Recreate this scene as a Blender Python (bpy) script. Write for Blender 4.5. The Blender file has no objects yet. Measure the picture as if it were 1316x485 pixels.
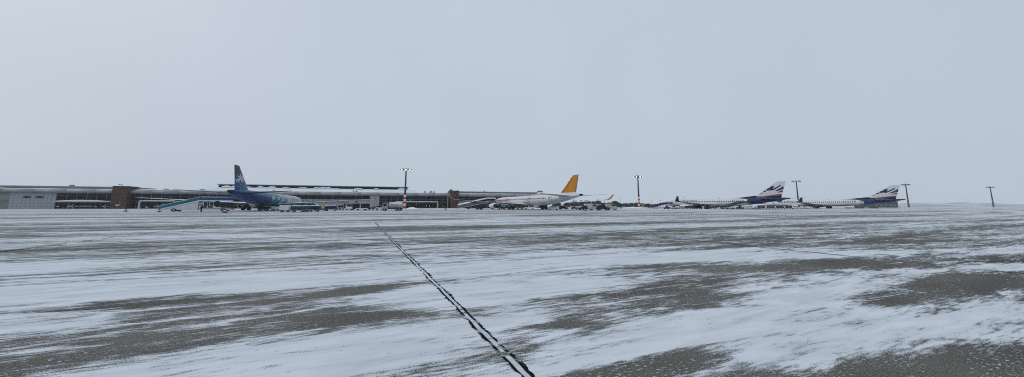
import bpy, bmesh, math, random
from mathutils import Vector, Matrix, noise as mnoise
random.seed(7)
R = math.radians
SC = bpy.context.scene
COL = SC.collection

# ------------------------------------------------------------------ camera
PW, PH = 1316.0, 485.0          # photograph size in pixels
TH = R(8.5)                     # camera tilted up a little
FE = 500.0                      # effective focal length in photo pixels along the horizon
F = FE * math.cos(TH)
H = 1.5                         # eye height
YH = 265.0                      # horizon row
CX = 658.0
CY = YH - F * math.tan(TH)
cam = bpy.data.cameras.new('camera')
cam.sensor_width = 36.0
cam.sensor_fit = 'HORIZONTAL'
cam.lens = F / PW * 36.0
cam.shift_y = (CY - PH / 2) / PW
cam.clip_start = 0.05
cam.clip_end = 9000
cam_o = bpy.data.objects.new('camera', cam)
COL.objects.link(cam_o)
cam_o.location = (0, 0, H)
cam_o.rotation_euler = (math.pi / 2 + TH, 0, 0)
SC.camera = cam_o

# ------------------------------------------------------------------ sky, sun, exposure
SUN_EL, SUN_AZ = R(38), R(-60)
world = bpy.data.worlds.new('World')
SC.world = world
world.use_nodes = True
wn, wl = world.node_tree.nodes, world.node_tree.links
wn.clear()
sky = wn.new('ShaderNodeTexSky'); sky.sky_type = 'NISHITA'; sky.sun_disc = False
sky.sun_elevation = SUN_EL; sky.sun_rotation = SUN_AZ
sky.air_density = 1.0; sky.dust_density = 6.0; sky.ozone_density = 1.0
wsc = wn.new('ShaderNodeVectorMath'); wsc.operation = 'SCALE'; wsc.inputs['Scale'].default_value = 0.10
wl.new(sky.outputs[0], wsc.inputs[0])
tc = wn.new('ShaderNodeTexCoord')
cn = wn.new('ShaderNodeTexNoise'); cn.inputs['Scale'].default_value = 1.6; cn.inputs['Detail'].default_value = 3
wl.new(tc.outputs['Generated'], cn.inputs['Vector'])
cr = wn.new('ShaderNodeValToRGB')
cr.color_ramp.elements[0].position = 0.3; cr.color_ramp.elements[0].color = (0.485, 0.558, 0.652, 1)
cr.color_ramp.elements[1].position = 0.75; cr.color_ramp.elements[1].color = (0.540, 0.615, 0.710, 1)
wl.new(cn.outputs[0], cr.inputs[0])
wm = wn.new('ShaderNodeMix'); wm.data_type = 'RGBA'; wm.inputs[0].default_value = 0.96
wl.new(wsc.outputs[0], wm.inputs[6]); wl.new(cr.outputs[0], wm.inputs[7])
bg = wn.new('ShaderNodeBackground'); bg.inputs['Strength'].default_value = 1.0
wl.new(wm.outputs[2], bg.inputs['Color'])
wo = wn.new('ShaderNodeOutputWorld'); wl.new(bg.outputs[0], wo.inputs['Surface'])

sun = bpy.data.lights.new('sun', 'SUN'); sun.energy = 0.7; sun.angle = R(22); sun.color = (1.0, 0.97, 0.93)
sun_o = bpy.data.objects.new('sun', sun); COL.objects.link(sun_o)
sun_o.location = (0, 0, 60)
sd = Vector((math.sin(SUN_AZ) * math.cos(SUN_EL), -math.cos(SUN_AZ) * math.cos(SUN_EL), math.sin(SUN_EL)))
sun_o.rotation_euler = sd.to_track_quat('Z', 'Y').to_euler()

SC.view_settings.view_transform = 'Standard'
SC.view_settings.look = 'None'
SC.view_settings.exposure = 0.0
SC.view_settings.gamma = 1.0
SC.view_settings.use_curve_mapping = False
SC.render.engine = 'CYCLES'
SC.cycles.use_denoising = False
SC.cycles.denoiser = 'OPENIMAGEDENOISE'
SC.cycles.denoising_input_passes = 'RGB_ALBEDO_NORMAL'
SC.cycles.denoising_prefilter = 'ACCURATE'
SC.cycles.use_adaptive_sampling = False
SC.cycles.filter_width = 1.0
SC.cycles.max_bounces = 8
SC.cycles.volume_bounces = 2
SC.cycles.volume_step_rate = 4.0

# ------------------------------------------------------------------ places
# The photograph is a 4:3 frame squeezed to 2.71:1, so every thing in it is seen about
# twice as long as it is tall for its kind.  Things are built with those proportions:
# K widens plan dimensions, heights stay in metres.
K = 2.035

def gx(px, Y):
    return (px - CX) / FE * Y
def ground(px, py):
    """where the sight line of a photo pixel meets the ground"""
    a = (py - CY) / F
    dy = math.cos(TH) + a * math.sin(TH); dz = math.sin(TH) - a * math.cos(TH)
    t = -H / min(dz, -1e-4)
    return Vector((t * (px - CX) / F, t * dy, 0.0))
def rot2(x, y, a):
    return (x * math.cos(a) - y * math.sin(a), x * math.sin(a) + y * math.cos(a))

# ------------------------------------------------------------------ materials
MATS = {}
def mat(name, col, rough=0.6, metal=0.0, var=0.12, scale=0.6, emit=None, emit_s=0.0, snow=0.0, spec=0.12, snow_scale=0.7):
    """Plain painted / rough surface: colour with procedural wear, optional wind-blown snow on up-facing faces."""
    m = bpy.data.materials.new(name); m.use_nodes = True
    n, l = m.node_tree.nodes, m.node_tree.links
    p = n['Principled BSDF']
    p.inputs['Roughness'].default_value = rough
    p.inputs['Metallic'].default_value = metal
    p.inputs['Specular IOR Level'].default_value = spec
    tcd = n.new('ShaderNodeTexCoord')
    nz = n.new('ShaderNodeTexNoise'); nz.inputs['Scale'].default_value = scale; nz.inputs['Detail'].default_value = 5
    l.new(tcd.outputs['Object'], nz.inputs['Vector'])
    mr = n.new('ShaderNodeMapRange'); mr.inputs[1].default_value = 0.3; mr.inputs[2].default_value = 0.7
    mr.inputs[3].default_value = 1 - var; mr.inputs[4].default_value = 1 + var
    l.new(nz.outputs[0], mr.inputs[0])
    sc = n.new('ShaderNodeVectorMath'); sc.operation = 'SCALE'
    sc.inputs[0].default_value = col[:3]
    l.new(mr.outputs[0], sc.inputs['Scale'])
    out = sc.outputs[0]
    if snow != 0:
        g = n.new('ShaderNodeNewGeometry'); sx = n.new('ShaderNodeSeparateXYZ'); l.new(g.outputs['Normal'], sx.inputs[0])
        n2 = n.new('ShaderNodeTexNoise'); n2.inputs['Scale'].default_value = snow_scale; n2.inputs['Detail'].default_value = 5
        l.new(tcd.outputs['Object'], n2.inputs['Vector'])
        ma = n.new('ShaderNodeMath'); ma.operation = 'MULTIPLY_ADD'; ma.inputs[1].default_value = 1.2
        l.new(n2.outputs[0], ma.inputs[0]); ma.inputs[2].default_value = -1.25 + 0.5 * snow
        ad = n.new('ShaderNodeMath'); ad.operation = 'ADD'; l.new(sx.outputs[2], ad.inputs[0]); l.new(ma.outputs[0], ad.inputs[1])
        r2 = n.new('ShaderNodeMapRange'); r2.inputs[1].default_value = 0.1; r2.inputs[2].default_value = 0.35
        l.new(ad.outputs[0], r2.inputs[0])
        mx = n.new('ShaderNodeMix'); mx.data_type = 'RGBA'
        l.new(r2.outputs[0], mx.inputs[0]); l.new(out, mx.inputs[6]); mx.inputs[7].default_value = (0.78, 0.82, 0.86, 1)
        out = mx.outputs[2]
    l.new(out, p.inputs['Base Color'])
    if emit:
        p.inputs['Emission Color'].default_value = (*emit, 1); p.inputs['Emission Strength'].default_value = emit_s
    MATS[name] = m
    return m

M_white = mat('white paint', (0.70, 0.71, 0.72), 0.35, var=0.07, scale=0.25)
M_whitev = mat('white vehicle paint', (0.62, 0.63, 0.63), 0.4, var=0.12, scale=0.8, snow=0.4)
M_grey = mat('light grey paint', (0.42, 0.43, 0.44), 0.5, var=0.1)
M_mid = mat('mid grey metal', (0.20, 0.21, 0.22), 0.5, 0.3, var=0.15)
M_dark = mat('dark metal', (0.035, 0.037, 0.04), 0.55, var=0.25, scale=1.5)
M_rub = mat('rubber', (0.018, 0.018, 0.018), 0.85, var=0.3, scale=2)
M_rim = mat('wheel rim', (0.35, 0.35, 0.35), 0.4, 0.6)
M_glass = mat('dark glass', (0.010, 0.012, 0.016), 0.12, var=0.35, scale=0.15, spec=0.08)
M_carglass = mat('car glass', (0.02, 0.024, 0.03), 0.15, var=0.2)
M_blue = mat('blue paint', (0.02, 0.085, 0.23), 0.4, var=0.15)
M_teal = mat('teal canvas', (0.014, 0.075, 0.10), 0.7, var=0.3, scale=1.2)
M_rail = mat('teal rail panel', (0.025, 0.15, 0.21), 0.5, var=0.35, scale=0.5)
M_navy = mat('navy canvas', (0.02, 0.03, 0.075), 0.7, var=0.3)
M_red = mat('red paint', (0.42, 0.045, 0.03), 0.45, var=0.15)
M_wht = mat('white band paint', (0.72, 0.72, 0.70), 0.5, var=0.1)
M_orange = mat('orange plastic', (0.24, 0.04, 0.02), 0.5, var=0.15)
M_yellow = mat('yellow paint', (0.55, 0.42, 0.08), 0.5, var=0.15)
M_snow = mat('packed snow', (0.76, 0.80, 0.84), 0.75, var=0.06, scale=0.3)
M_jsnow = mat('joint snow', (0.58, 0.62, 0.66), 0.85, var=0.15, scale=9)
M_panel = mat('aluminium panel', (0.36, 0.38, 0.40), 0.45, 0.2, var=0.10, scale=0.12)
M_fascia = mat('eave cladding', (0.30, 0.315, 0.33), 0.45, 0.2, var=0.10, scale=0.1)
M_mull = mat('mullion', (0.15, 0.155, 0.165), 0.5, 0.3)
M_brown = mat('brown cladding', (0.090, 0.052, 0.043), 0.7, var=0.2, scale=0.2)
M_brownd = mat('brown cladding joint', (0.04, 0.027, 0.023), 0.8)
M_int = mat('terminal interior wall', (0.035, 0.034, 0.035), 0.8, var=0.4, scale=0.12)
M_beige = mat('beige wall', (0.30, 0.29, 0.26), 0.7)
M_sign = mat('sign panel', (0.40, 0.42, 0.44), 0.5, var=0.08)
M_letter = mat('dark lettering', (0.02, 0.022, 0.03), 0.5)
M_redlet = mat('red lettering', (0.36, 0.02, 0.03), 0.4)
M_lit = mat('lit lamp', (0.9, 0.9, 0.85), 0.4, emit=(1.0, 0.96, 0.86), emit_s=1.3)
M_pole = mat('galvanised pole', (0.055, 0.06, 0.07), 0.5, 0.3)
M_roofsnow = mat('roof snow', (0.74, 0.78, 0.82), 0.8, var=0.08, scale=0.08)
M_tar = mat('joint tar', (0.010, 0.010, 0.011), 0.8, var=0.4, scale=6, spec=0.03, snow=-0.62, snow_scale=5.0)
M_bldg = mat('far building grey', (0.10, 0.11, 0.12), 0.8, var=0.2, scale=0.05)
M_pink = mat('far salmon wall', (0.42, 0.22, 0.17), 0.8, var=0.15, scale=0.1)

# ------------------------------------------------------------------ mesh building
class MB:
    def __init__(s):
        s.v, s.f, s.m, s.sm = [], [], [], []
    def add(s, vs, fs, mi=0, smooth=False):
        b = len(s.v); s.v.extend(vs)
        for f in fs:
            s.f.append([i + b for i in f]); s.m.append(mi); s.sm.append(smooth)
        return s
    def box(s, x0, x1, y0, y1, z0, z1, mi=0):
        vs = [(x, y, z) for z in (z0, z1) for y in (y0, y1) for x in (x0, x1)]
        return s.add(vs, [(0, 2, 3, 1), (4, 5, 7, 6), (0, 1, 5, 4), (2, 6, 7, 3), (0, 4, 6, 2), (1, 3, 7, 5)], mi)
    def rings(s, rs, cap0=True, cap1=True, mi=0, smooth=True, closed=True):
        n = len(rs[0]); vs = [p for r in rs for p in r]; fs = []
        for i in range(len(rs) - 1):
            for j in range(n if closed else n - 1):
                k = (j + 1) % n
                fs.append((i * n + j, i * n + k, (i + 1) * n + k, (i + 1) * n + j))
        s.add(vs, fs, mi, smooth)
        if cap0: s.add(list(rs[0]), [tuple(range(n - 1, -1, -1))], mi)
        if cap1: s.add(list(rs[-1]), [tuple(range(n))], mi)
        return s
    def tube(s, p0, p1, r0, r1=None, n=10, mi=0, sx=1.0, smooth=True):
        """round bar; sx widens it in plan"""
        r1 = r0 if r1 is None else r1
        p0, p1 = Vector(p0), Vector(p1); d = (p1 - p0).normalized()
        a = d.orthogonal().normalized(); b = d.cross(a)
        rs = []
        for p, r in ((p0, r0), (p1, r1)):
            ring = []
            for i in range(n):
                o = (a * math.cos(2 * math.pi * i / n) + b * math.sin(2 * math.pi * i / n)) * r
                ring.append((p.x + o.x * sx, p.y + o.y * sx, p.z + o.z))
            rs.append(ring)
        return s.rings(rs, mi=mi, smooth=smooth)
    def prism(s, poly, y0, y1, mi=0):
        """polygon in x,z pushed along y"""
        n = len(poly)
        vs = [(x, y0, z) for x, z in poly] + [(x, y1, z) for x, z in poly]
        fs = [tuple(range(n)), tuple(range(2 * n - 1, n - 1, -1))]
        for i in range(n):
            k = (i + 1) % n; fs.append((k, i, i + n, k + n))
        return s.add(vs, fs, mi)
    def build(s, name, mats, parent=None, loc=None, bevel=0.0):
        me = bpy.data.meshes.new(name)
        me.from_pydata(s.v, [], s.f)
        if not isinstance(mats, (list, tuple)): mats = [mats]
        for m in mats: me.materials.append(m)
        me.polygons.foreach_set('material_index', s.m)
        me.polygons.foreach_set('use_smooth', s.sm)
        bm = bmesh.new(); bm.from_mesh(me)
        bmesh.ops.remove_doubles(bm, verts=bm.verts, dist=1e-5)
        if bevel > 0:
            es = [e for e in bm.edges if e.is_manifold and e.calc_face_angle(0) > 0.5]
            bmesh.ops.bevel(bm, geom=es, offset=bevel, segments=2, affect='EDGES', profile=0.6)
        bmesh.ops.recalc_face_normals(bm, faces=bm.faces)
        bm.to_mesh(me); bm.free(); me.update()
        o = bpy.data.objects.new(name, me); COL.objects.link(o)
        if parent: o.parent = parent
        if loc is not None: o.location = loc
        return o

def share(o, name, parent, loc=(0, 0, 0), rotz=0.0):
    c = bpy.data.objects.new(name, o.data); COL.objects.link(c); c.parent = parent
    c.location = loc; c.rotation_euler = (0, 0, rotz)
    return c
def thing(name, label, cat, loc=(0, 0, 0), rotz=0.0, group=None):
    o = bpy.data.objects.new(name, None); COL.objects.link(o)
    o.location = loc; o.rotation_euler = (0, 0, rotz); o.empty_display_size = 0.5
    o['label'] = label; o['category'] = cat
    if group: o['group'] = group
    return o
def tag(o, label, cat, group=None):
    o['label'] = label; o['category'] = cat
    if group: o['group'] = group
    return o
def text_mesh(body):
    cu = bpy.data.curves.new('lettering', 'FONT'); cu.body = body; cu.fill_mode = 'FRONT'; cu.resolution_u = 3
    o = bpy.data.objects.new('lettering', cu); COL.objects.link(o)
    dg = bpy.context.evaluated_depsgraph_get()
    me = bpy.data.meshes.new_from_object(o.evaluated_get(dg))
    vs = [tuple(v.co) for v in me.vertices]; fs = [tuple(p.vertices) for p in me.polygons]
    bpy.data.objects.remove(o); bpy.data.curves.remove(cu); bpy.data.meshes.remove(me)
    x0 = min(v[0] for v in vs); x1 = max(v[0] for v in vs); y0 = min(v[1] for v in vs); y1 = max(v[1] for v in vs)
    return [((v[0] - x0) / (x1 - x0), (v[1] - y0) / (y1 - y0)) for v in vs], fs

# ------------------------------------------------------------------ apron (ground)
WIND = R(26)
streaks = [  # photo pixels of each drift or bare patch: x1,y1,x2,y2, half thickness, + snow / - bare
 (0,303,265,290,2.2,-1),(110,396,310,383,5,-1),(80,427,440,376,6,-.85),(0,474,440,410,9,-.95),
 (60,447,220,412,3,.6),(0,408,100,418,16,1.1),(90,484,440,440,15,1.1),(260,483,390,465,6,-1),(0,372,300,358,9,.8),(0,345,330,330,5,.6),
 (0,322,240,309,3,-.6),(150,342,440,330,3,-.5),(200,366,430,352,3,-.6),(300,372,440,362,6,.5),
 (440,412,580,398,8,-1.1),(440,376,560,361,6,-1),(575,378,715,366,16,1.9),(440,354,880,326,6,.9),(700,353,900,340,7,-.75),
 (760,400,900,388,19,-1.1),(620,443,760,418,15,-1.1),(630,413,760,393,7,.9),(440,452,610,420,19,1.1),(510,480,640,462,9,-.9),
 (690,486,900,430,8,.9),(730,487,900,466,14,-1.1),(650,462,690,450,10,-.9),(880,344,1060,337,6,-.7),(1060,338,1190,343,5,-.7),(900,334,1300,318,2,.7),(560,357,900,331,2,.8),(1190,350,1330,338,1.5,.7),(960,352,1080,347,1.5,.7),
 (920,412,1100,370,28,1.6),(870,402,960,384,14,-1.2),(1100,373,1255,360,8,-1.2),(1125,386,1235,376,9,-1.2),(1055,398,1130,388,6,-1.2),(1160,402,1200,396,8,-1),(1100,354,1290,342,4.5,1),
 (1255,358,1330,366,9,-.9),(1000,436,1330,400,27,1.6),(870,462,975,430,17,-1.4),(1030,480,1330,460,15,-1.35),(900,480,1030,448,9,1.1),(560,321,1330,297,.8,-.5),(560,325,1330,300,.8,-.5),(200,296,900,333,.8,.45),(200,298,900,337,.8,.45),
 (880,321,982,316,2.4,-.9),(1017,314,1234,309,2,-.9),(1199,323,1330,337,7,-.9),(880,331,1200,323,4,.8),(560,335,880,318,3,.5),
 (1100,352,1000,346,4,-.5),(1240,330,1330,318,4,.6),(0,283,400,279,1.2,-.5),(600,300,900,296,1.2,-.5),(900,301,1330,298,1.2,-.6),
 (960,306,1330,303,2.5,-.35),(0,388,110,384,6,.7),(470,392,560,384,4,.6),(880,372,930,362,5,-.7),(1180,430,1230,425,6,.4),
]
def prep():
    out = []
    for x1, y1, x2, y2, t, w in streaks:
        a, b = ground(x1, y1), ground(x2, y2)
        ym = (y1 + y2) / 2; xm = (x1 + x2) / 2
        d = b - a; L = max(d.length, 1e-3); d = d / L
        c = (ground(xm, ym - t) - ground(xm, ym + t)) * 0.5
        rv = abs(-c.x * d.y + c.y * d.x)
        out.append((a.x, a.y, d.x, d.y, L, rv, w))
    return out
PS = prep()
def bias_at(x, y):
    s = 0.0
    wx = mnoise.noise(Vector((x * .35, y * .9, 0.3))) * 0.5
    for ax, ay, dx, dy, L, rv, w in PS:
        px, py = x - ax, y - ay
        u = px * dx + py * dy; v = -px * dy + py * dx
        e = 0.0
        if u < 0: e = -u
        elif u > L: e = u - L
        if e > L * 0.4 + rv * 3 or abs(v) > rv * 3: continue
        q = (v / rv + wx) ** 2 + (e / (L * 0.16 + rv * 0.6)) ** 2
        s += (w if w > 0 else w * 0.85) * math.exp(-q * 0.75)
    return max(-1.3, min(1.3, s))

def make_apron():
    xs = [-28 + 0.14 * i for i in range(401)]
    ys = [1.2 + 0.10 * i for i in range(211)]
    nx = len(xs)
    vs = [(x, y, 0.0) for y in ys for x in xs]
    bs = [bias_at(x, y) for y in ys for x in xs]
    fs = [(j * nx + i, j * nx + i + 1, (j + 1) * nx + i + 1, (j + 1) * nx + i) for j in range(len(ys) - 1) for i in range(nx - 1)]
    # the rest of the sheet, out to the horizon
    X0, X1, Y0, Y1 = xs[0], xs[-1], ys[0], ys[-1]
    big = 3500.0
    def quad(a, b, c, d):
        k = len(vs); vs.extend([(a, c, 0), (b, c, 0), (b, d, 0), (a, d, 0)]); bs.extend([0, 0, 0, 0]); fs.append((k, k + 1, k + 2, k + 3))
    quad(-big, big, Y1, big); quad(-big, big, -300, Y0); quad(-big, X0, Y0, Y1); quad(X1, big, Y0, Y1)
    me = bpy.data.meshes.new('apron'); me.from_pydata(vs, [], fs)
    at = me.attributes.new('snowbias', 'FLOAT', 'POINT'); at.data.foreach_set('value', bs)
    me.update()
    o = bpy.data.objects.new('apron', me); COL.objects.link(o); o['kind'] = 'structure'
    m = bpy.data.materials.new('apron concrete with drifting snow'); m.use_nodes = True
    n, l = m.node_tree.nodes, m.node_tree.links
    p = n['Principled BSDF']
    g = n.new('ShaderNodeNewGeometry')
    rt = n.new('ShaderNodeVectorRotate'); rt.rotation_type = 'Z_AXIS'; rt.inputs['Angle'].default_value = -WIND
    l.new(g.outputs['Position'], rt.inputs['Vector'])
    def tex(sx, sy, detail, rough=0.55, dist=0.0, off=0.0):
        mp = n.new('ShaderNodeVectorMath'); mp.operation = 'MULTIPLY_ADD'
        mp.inputs[1].default_value = (sx, sy, 1); mp.inputs[2].default_value = (off, off * 1.7, 0)
        l.new(rt.outputs[0], mp.inputs[0])
        t = n.new('ShaderNodeTexNoise'); t.noise_dimensions = '2D'; t.inputs['Scale'].default_value = 1.0
        t.inputs['Detail'].default_value = detail; t.inputs['Roughness'].default_value = rough; t.inputs['Distortion'].default_value = dist
        l.new(mp.outputs[0], t.inputs['Vector'])
        return t.outputs[0]
    def math_(op, a, b=None, c=None):
        t = n.new('ShaderNodeMath'); t.operation = op
        for i, x in enumerate((a, b, c)):
            if x is None: continue
            if isinstance(x, (int, float)): t.inputs[i].default_value = x
            else: l.new(x, t.inputs[i])
        return t.outputs[0]
    at_ = n.new('ShaderNodeAttribute'); at_.attribute_name = 'snowbias'
    A0 = tex(0.010, 0.060, 3, 0.6, 0.3, 3.1)
    A1 = tex(0.020, 0.17, 3, 0.55, 0.4, 31.0)
    A = tex(0.055, 0.50, 5, 0.6, 0.4, 11.0)
    B = tex(0.75, 3.6, 4, 0.6, 0.5, 5.0)
    D = tex(3.6, 19.0, 3, 0.6, 0.2, 7.0)
    Cg = tex(60.0, 95.0, 2, 0.6, 0.0, 1.0)
    S = tex(17.0, 40.0, 2, 0.5, 0.0, 9.0)
    val = math_('MULTIPLY', at_.outputs['Fac'], 0.37)
    for tx, k in ((A0, 0.8), (A1, 1.0), (A, 1.25), (B, 1.25), (D, 1.05), (Cg, 0.75)):
        val = math_('MULTIPLY_ADD', math_('SUBTRACT', tx, 0.5), k, val)
    val = math_('ADD', val, 0.06)
    sy = n.new('ShaderNodeSeparateXYZ'); l.new(g.outputs['Position'], sy.inputs[0])
    far = n.new('ShaderNodeMapRange'); far.inputs[1].default_value = 60; far.inputs[2].default_value = 260; far.inputs[3].default_value = 0; far.inputs[4].default_value = 0.16
    l.new(sy.outputs[1], far.inputs[0]); val = math_('ADD', val, far.outputs[0])   # less swept snow away from the taxi lanes
    mr = n.new('ShaderNodeMapRange'); mr.interpolation_type = 'SMOOTHSTEP'
    mr.inputs[1].default_value = -0.22; mr.inputs[2].default_value = 0.22
    l.new(val, mr.inputs[0])
    mask = mr.outputs[0]
    # frozen crumbs on the bare concrete
    cr_ = n.new('ShaderNodeMapRange'); cr_.inputs[1].default_value = 0.60; cr_.inputs[2].default_value = 0.72
    l.new(S, cr_.inputs[0])
    sp_ = n.new('ShaderNodeMapRange'); sp_.inputs[1].default_value = 0.38; sp_.inputs[2].default_value = 0.62; sp_.inputs[3].default_value = 0.12; sp_.inputs[4].default_value = 0.75
    l.new(tex(0.8, 1.6, 3, 0.6, 0.0, 17.0), sp_.inputs[0])
    crumbs = math_('MULTIPLY', cr_.outputs[0], sp_.outputs[0])
    mask = math_('MAXIMUM', mask, crumbs)
    # bare concrete: dark aggregate
    agg = n.new('ShaderNodeValToRGB'); e = agg.color_ramp.elements
    e[0].position = 0.30; e[0].color = (0.045, 0.043, 0.037, 1); e[1].position = 0.72; e[1].color = (0.215, 0.206, 0.182, 1)
    l.new(Cg, agg.inputs[0])
    blot = tex(0.25, 0.25, 4, 0.6, 0.0, 21.0)
    bsc = n.new('ShaderNodeMapRange'); bsc.inputs[1].default_value = 0.3; bsc.inputs[2].default_value = 0.7; bsc.inputs[3].default_value = 0.66; bsc.inputs[4].default_value = 1.25
    l.new(blot, bsc.inputs[0])
    asc = n.new('ShaderNodeVectorMath'); asc.operation = 'SCALE'; l.new(agg.outputs[0], asc.inputs[0]); l.new(bsc.outputs[0], asc.inputs['Scale'])
    # snow: slightly translucent film where thin, whiter where packed
    sn = n.new('ShaderNodeValToRGB'); e = sn.color_ramp.elements
    e[0].position = 0.25; e[0].color = (0.56, 0.595, 0.63, 1); e[1].position = 0.75; e[1].color = (0.75, 0.785, 0.82, 1)
    l.new(B, sn.inputs[0])
    mx = n.new('ShaderNodeMix'); mx.data_type = 'RGBA'
    l.new(mask, mx.inputs[0]); l.new(asc.outputs[0], mx.inputs[6]); l.new(sn.outputs[0], mx.inputs[7])
    l.new(mx.outputs[2], p.inputs['Base Color'])
    p.inputs['Roughness'].default_value = 0.85
    p.inputs['Specular IOR Level'].default_value = 0.04
    hgt = math_('MULTIPLY_ADD', Cg, 0.14, math_('MULTIPLY_ADD', D, 0.45, math_('MULTIPLY_ADD', B, 1.1, mask)))
    bp = n.new('ShaderNodeBump'); bp.inputs['Strength'].default_value = 0.55; bp.inputs['Distance'].default_value = 0.02
    l.new(hgt, bp.inputs['Height']); l.new(bp.outputs[0], p.inputs['Normal'])
    me.materials.append(m)
    return o
apron = make_apron()

# expansion joints between the slabs, sealed with tar, snow packed between the two beads
JD = R(111.5)
jd = Vector((math.cos(JD), math.sin(JD), 0)); jn = Vector((math.sin(JD), -math.cos(JD), 0))
def joint(base, along, across, t0, t1, w, gap, fill, step, name='expansion_joint', vis=1.0):
    b = MB(); s = MB()
    for side in (-1, 1):
        t = t0; prev = None; on = True
        while t < t1:
            p = base + along * t
            q = mnoise.noise(Vector((t * 1.3, side * 5.1, base.x))) ; q2 = mnoise.noise(Vector((t * 7.0, side * 3.3, base.y + 4))) + .6 * mnoise.noise(Vector((t * 23.0, side * 3.3, base.y + 8)))
            q3 = mnoise.noise(Vector((t * 0.45, side * 2.0, base.x + 9)))
            ww = w * max(0.0, 0.62 + q * 0.75 + q2 * 0.38 + q3 * 0.6) * vis
            c = side * (gap + 0.014 * q2 + 0.026 * q) + 0.022 * mnoise.noise(Vector((t * .8, 3.0, base.x))) + 0.012 * mnoise.noise(Vector((t * 3.1, 6.0, base.x)))
            if ww < w * 0.16: prev = None
            else:
                a1 = p + across * (c - ww / 2); a2 = p + across * (c + ww / 2)
                cur = ((a1.x, a1.y, 0.006), (a2.x, a2.y, 0.006))
                if prev: b.add([prev[0], prev[1], cur[1], cur[0]], [(0, 1, 2, 3)])
                prev = cur
            t += step * max(1.0, (p - Vector((0, 0, 0))).length / 9)
    o = b.build(name, M_tar, apron)
    if fill:
        t = t0; prev = None
        while t < t1:
            p = base + along * t
            q = mnoise.noise(Vector((t * 1.9, 1.0, base.x)))
            q2 = mnoise.noise(Vector((t * 6.0, 2.0, 7.0)))
            ww = gap * max(.1, 0.62 + 0.55 * q + .5 * q2)
            a1 = p - across * ww; a2 = p + across * ww
            h = 0.005 + 0.002 * q
            cur = [(a1.x, a1.y, 0.003), (p.x, p.y, h), (a2.x, a2.y, 0.003)]
            if prev and q + q2 > -0.25: s.add([prev[0], prev[1], prev[2], cur[0], cur[1], cur[2]], [(0, 1, 4, 3), (1, 2, 5, 4)], 0, True)
            prev = cur
            t += step * 2 * max(1.0, p.length / 9)
        s.build('joint_snow', M_jsnow, apron)
    return o
base = ground(678, 485)
joint(base, jd, jn, -5, 34, 0.055, 0.044, True, 0.014)
for k in (-1, 1, -2):
    bk = base + jn * (12.4 * k)
    joint(bk, jd, jn, -8, 60, 0.09, 0.07, False, 0.06, vis=0.55)
cross0 = ground(505, 341)
for k in (0, 1, -1):
    joint(cross0 + jd * (11.2 * k), jn, jd, -14, 16, 0.06, 0.05, False, 0.05, vis=0.42)

# frozen crumbs of snow and tread marks pressed out by tyres
def snow_bits():
    b = MB(); rnd = random.Random(3)
    def lump(x, y, r, hgt, ang, asp):
        ring = []
        k = 6
        for i in range(k):
            a = 2 * math.pi * i / k; rr = r * (0.7 + 0.6 * rnd.random())
            dx, dy = rot2(math.cos(a) * rr * asp, math.sin(a) * rr, ang)
            ring.append((x + dx, y + dy, 0.002))
        b.add(ring + [(x, y, hgt)], [(i, (i + 1) % k, k) for i in range(k)], 0, True)
    for i in range(900):
        Y = 3.0 + 13 * rnd.random() ** 1.6; X = (rnd.random() * 2 - 1) * Y * 1.35
        c = mnoise.noise(Vector((X * .5, Y * .8, 2)))
        if c < -0.05: continue
        r = 0.005 + 0.012 * rnd.random() ** 5
        lump(X, Y, r, r * 0.7, WIND + rnd.gauss(0, .4), 1.0 + rnd.random() * 2.2)
    def treads(x1, y1, x2, y2, n, ln, wd, skew):
        a, c = ground(x1, y1), ground(x2, y2); d = c - a; ang = math.atan2(d.y, d.x)
        for i in range(n):
            for sd in (-1, 1):
                p = a + d * ((i + 0.5 * (sd > 0)) / n)
                ox, oy = rot2(0, sd * ln * 0.55, ang)
                if rnd.random() < 0.35: continue
                lump(p.x + ox, p.y + oy, wd, 0.006, ang + sd * skew + rnd.gauss(0, .25), ln / wd * (0.2 + .25 * rnd.random()))
    treads(1088, 388, 1165, 371, 11, 0.22, 0.024, 1.1)
    treads(895, 358, 990, 349, 15, 0.24, 0.030, 1.2)
    pass
    treads(690, 320, 860, 312, 34, 0.35, 0.05, 1.2)
    treads(640, 397, 700, 390, 9, 0.12, 0.018, 1.0)
    o = b.build('snow_crumbs', M_jsnow); o['kind'] = 'stuff'
    tag(o, 'frozen snow crumbs and tyre tread marks scattered over the near concrete', 'snow')
snow_bits()

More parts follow.
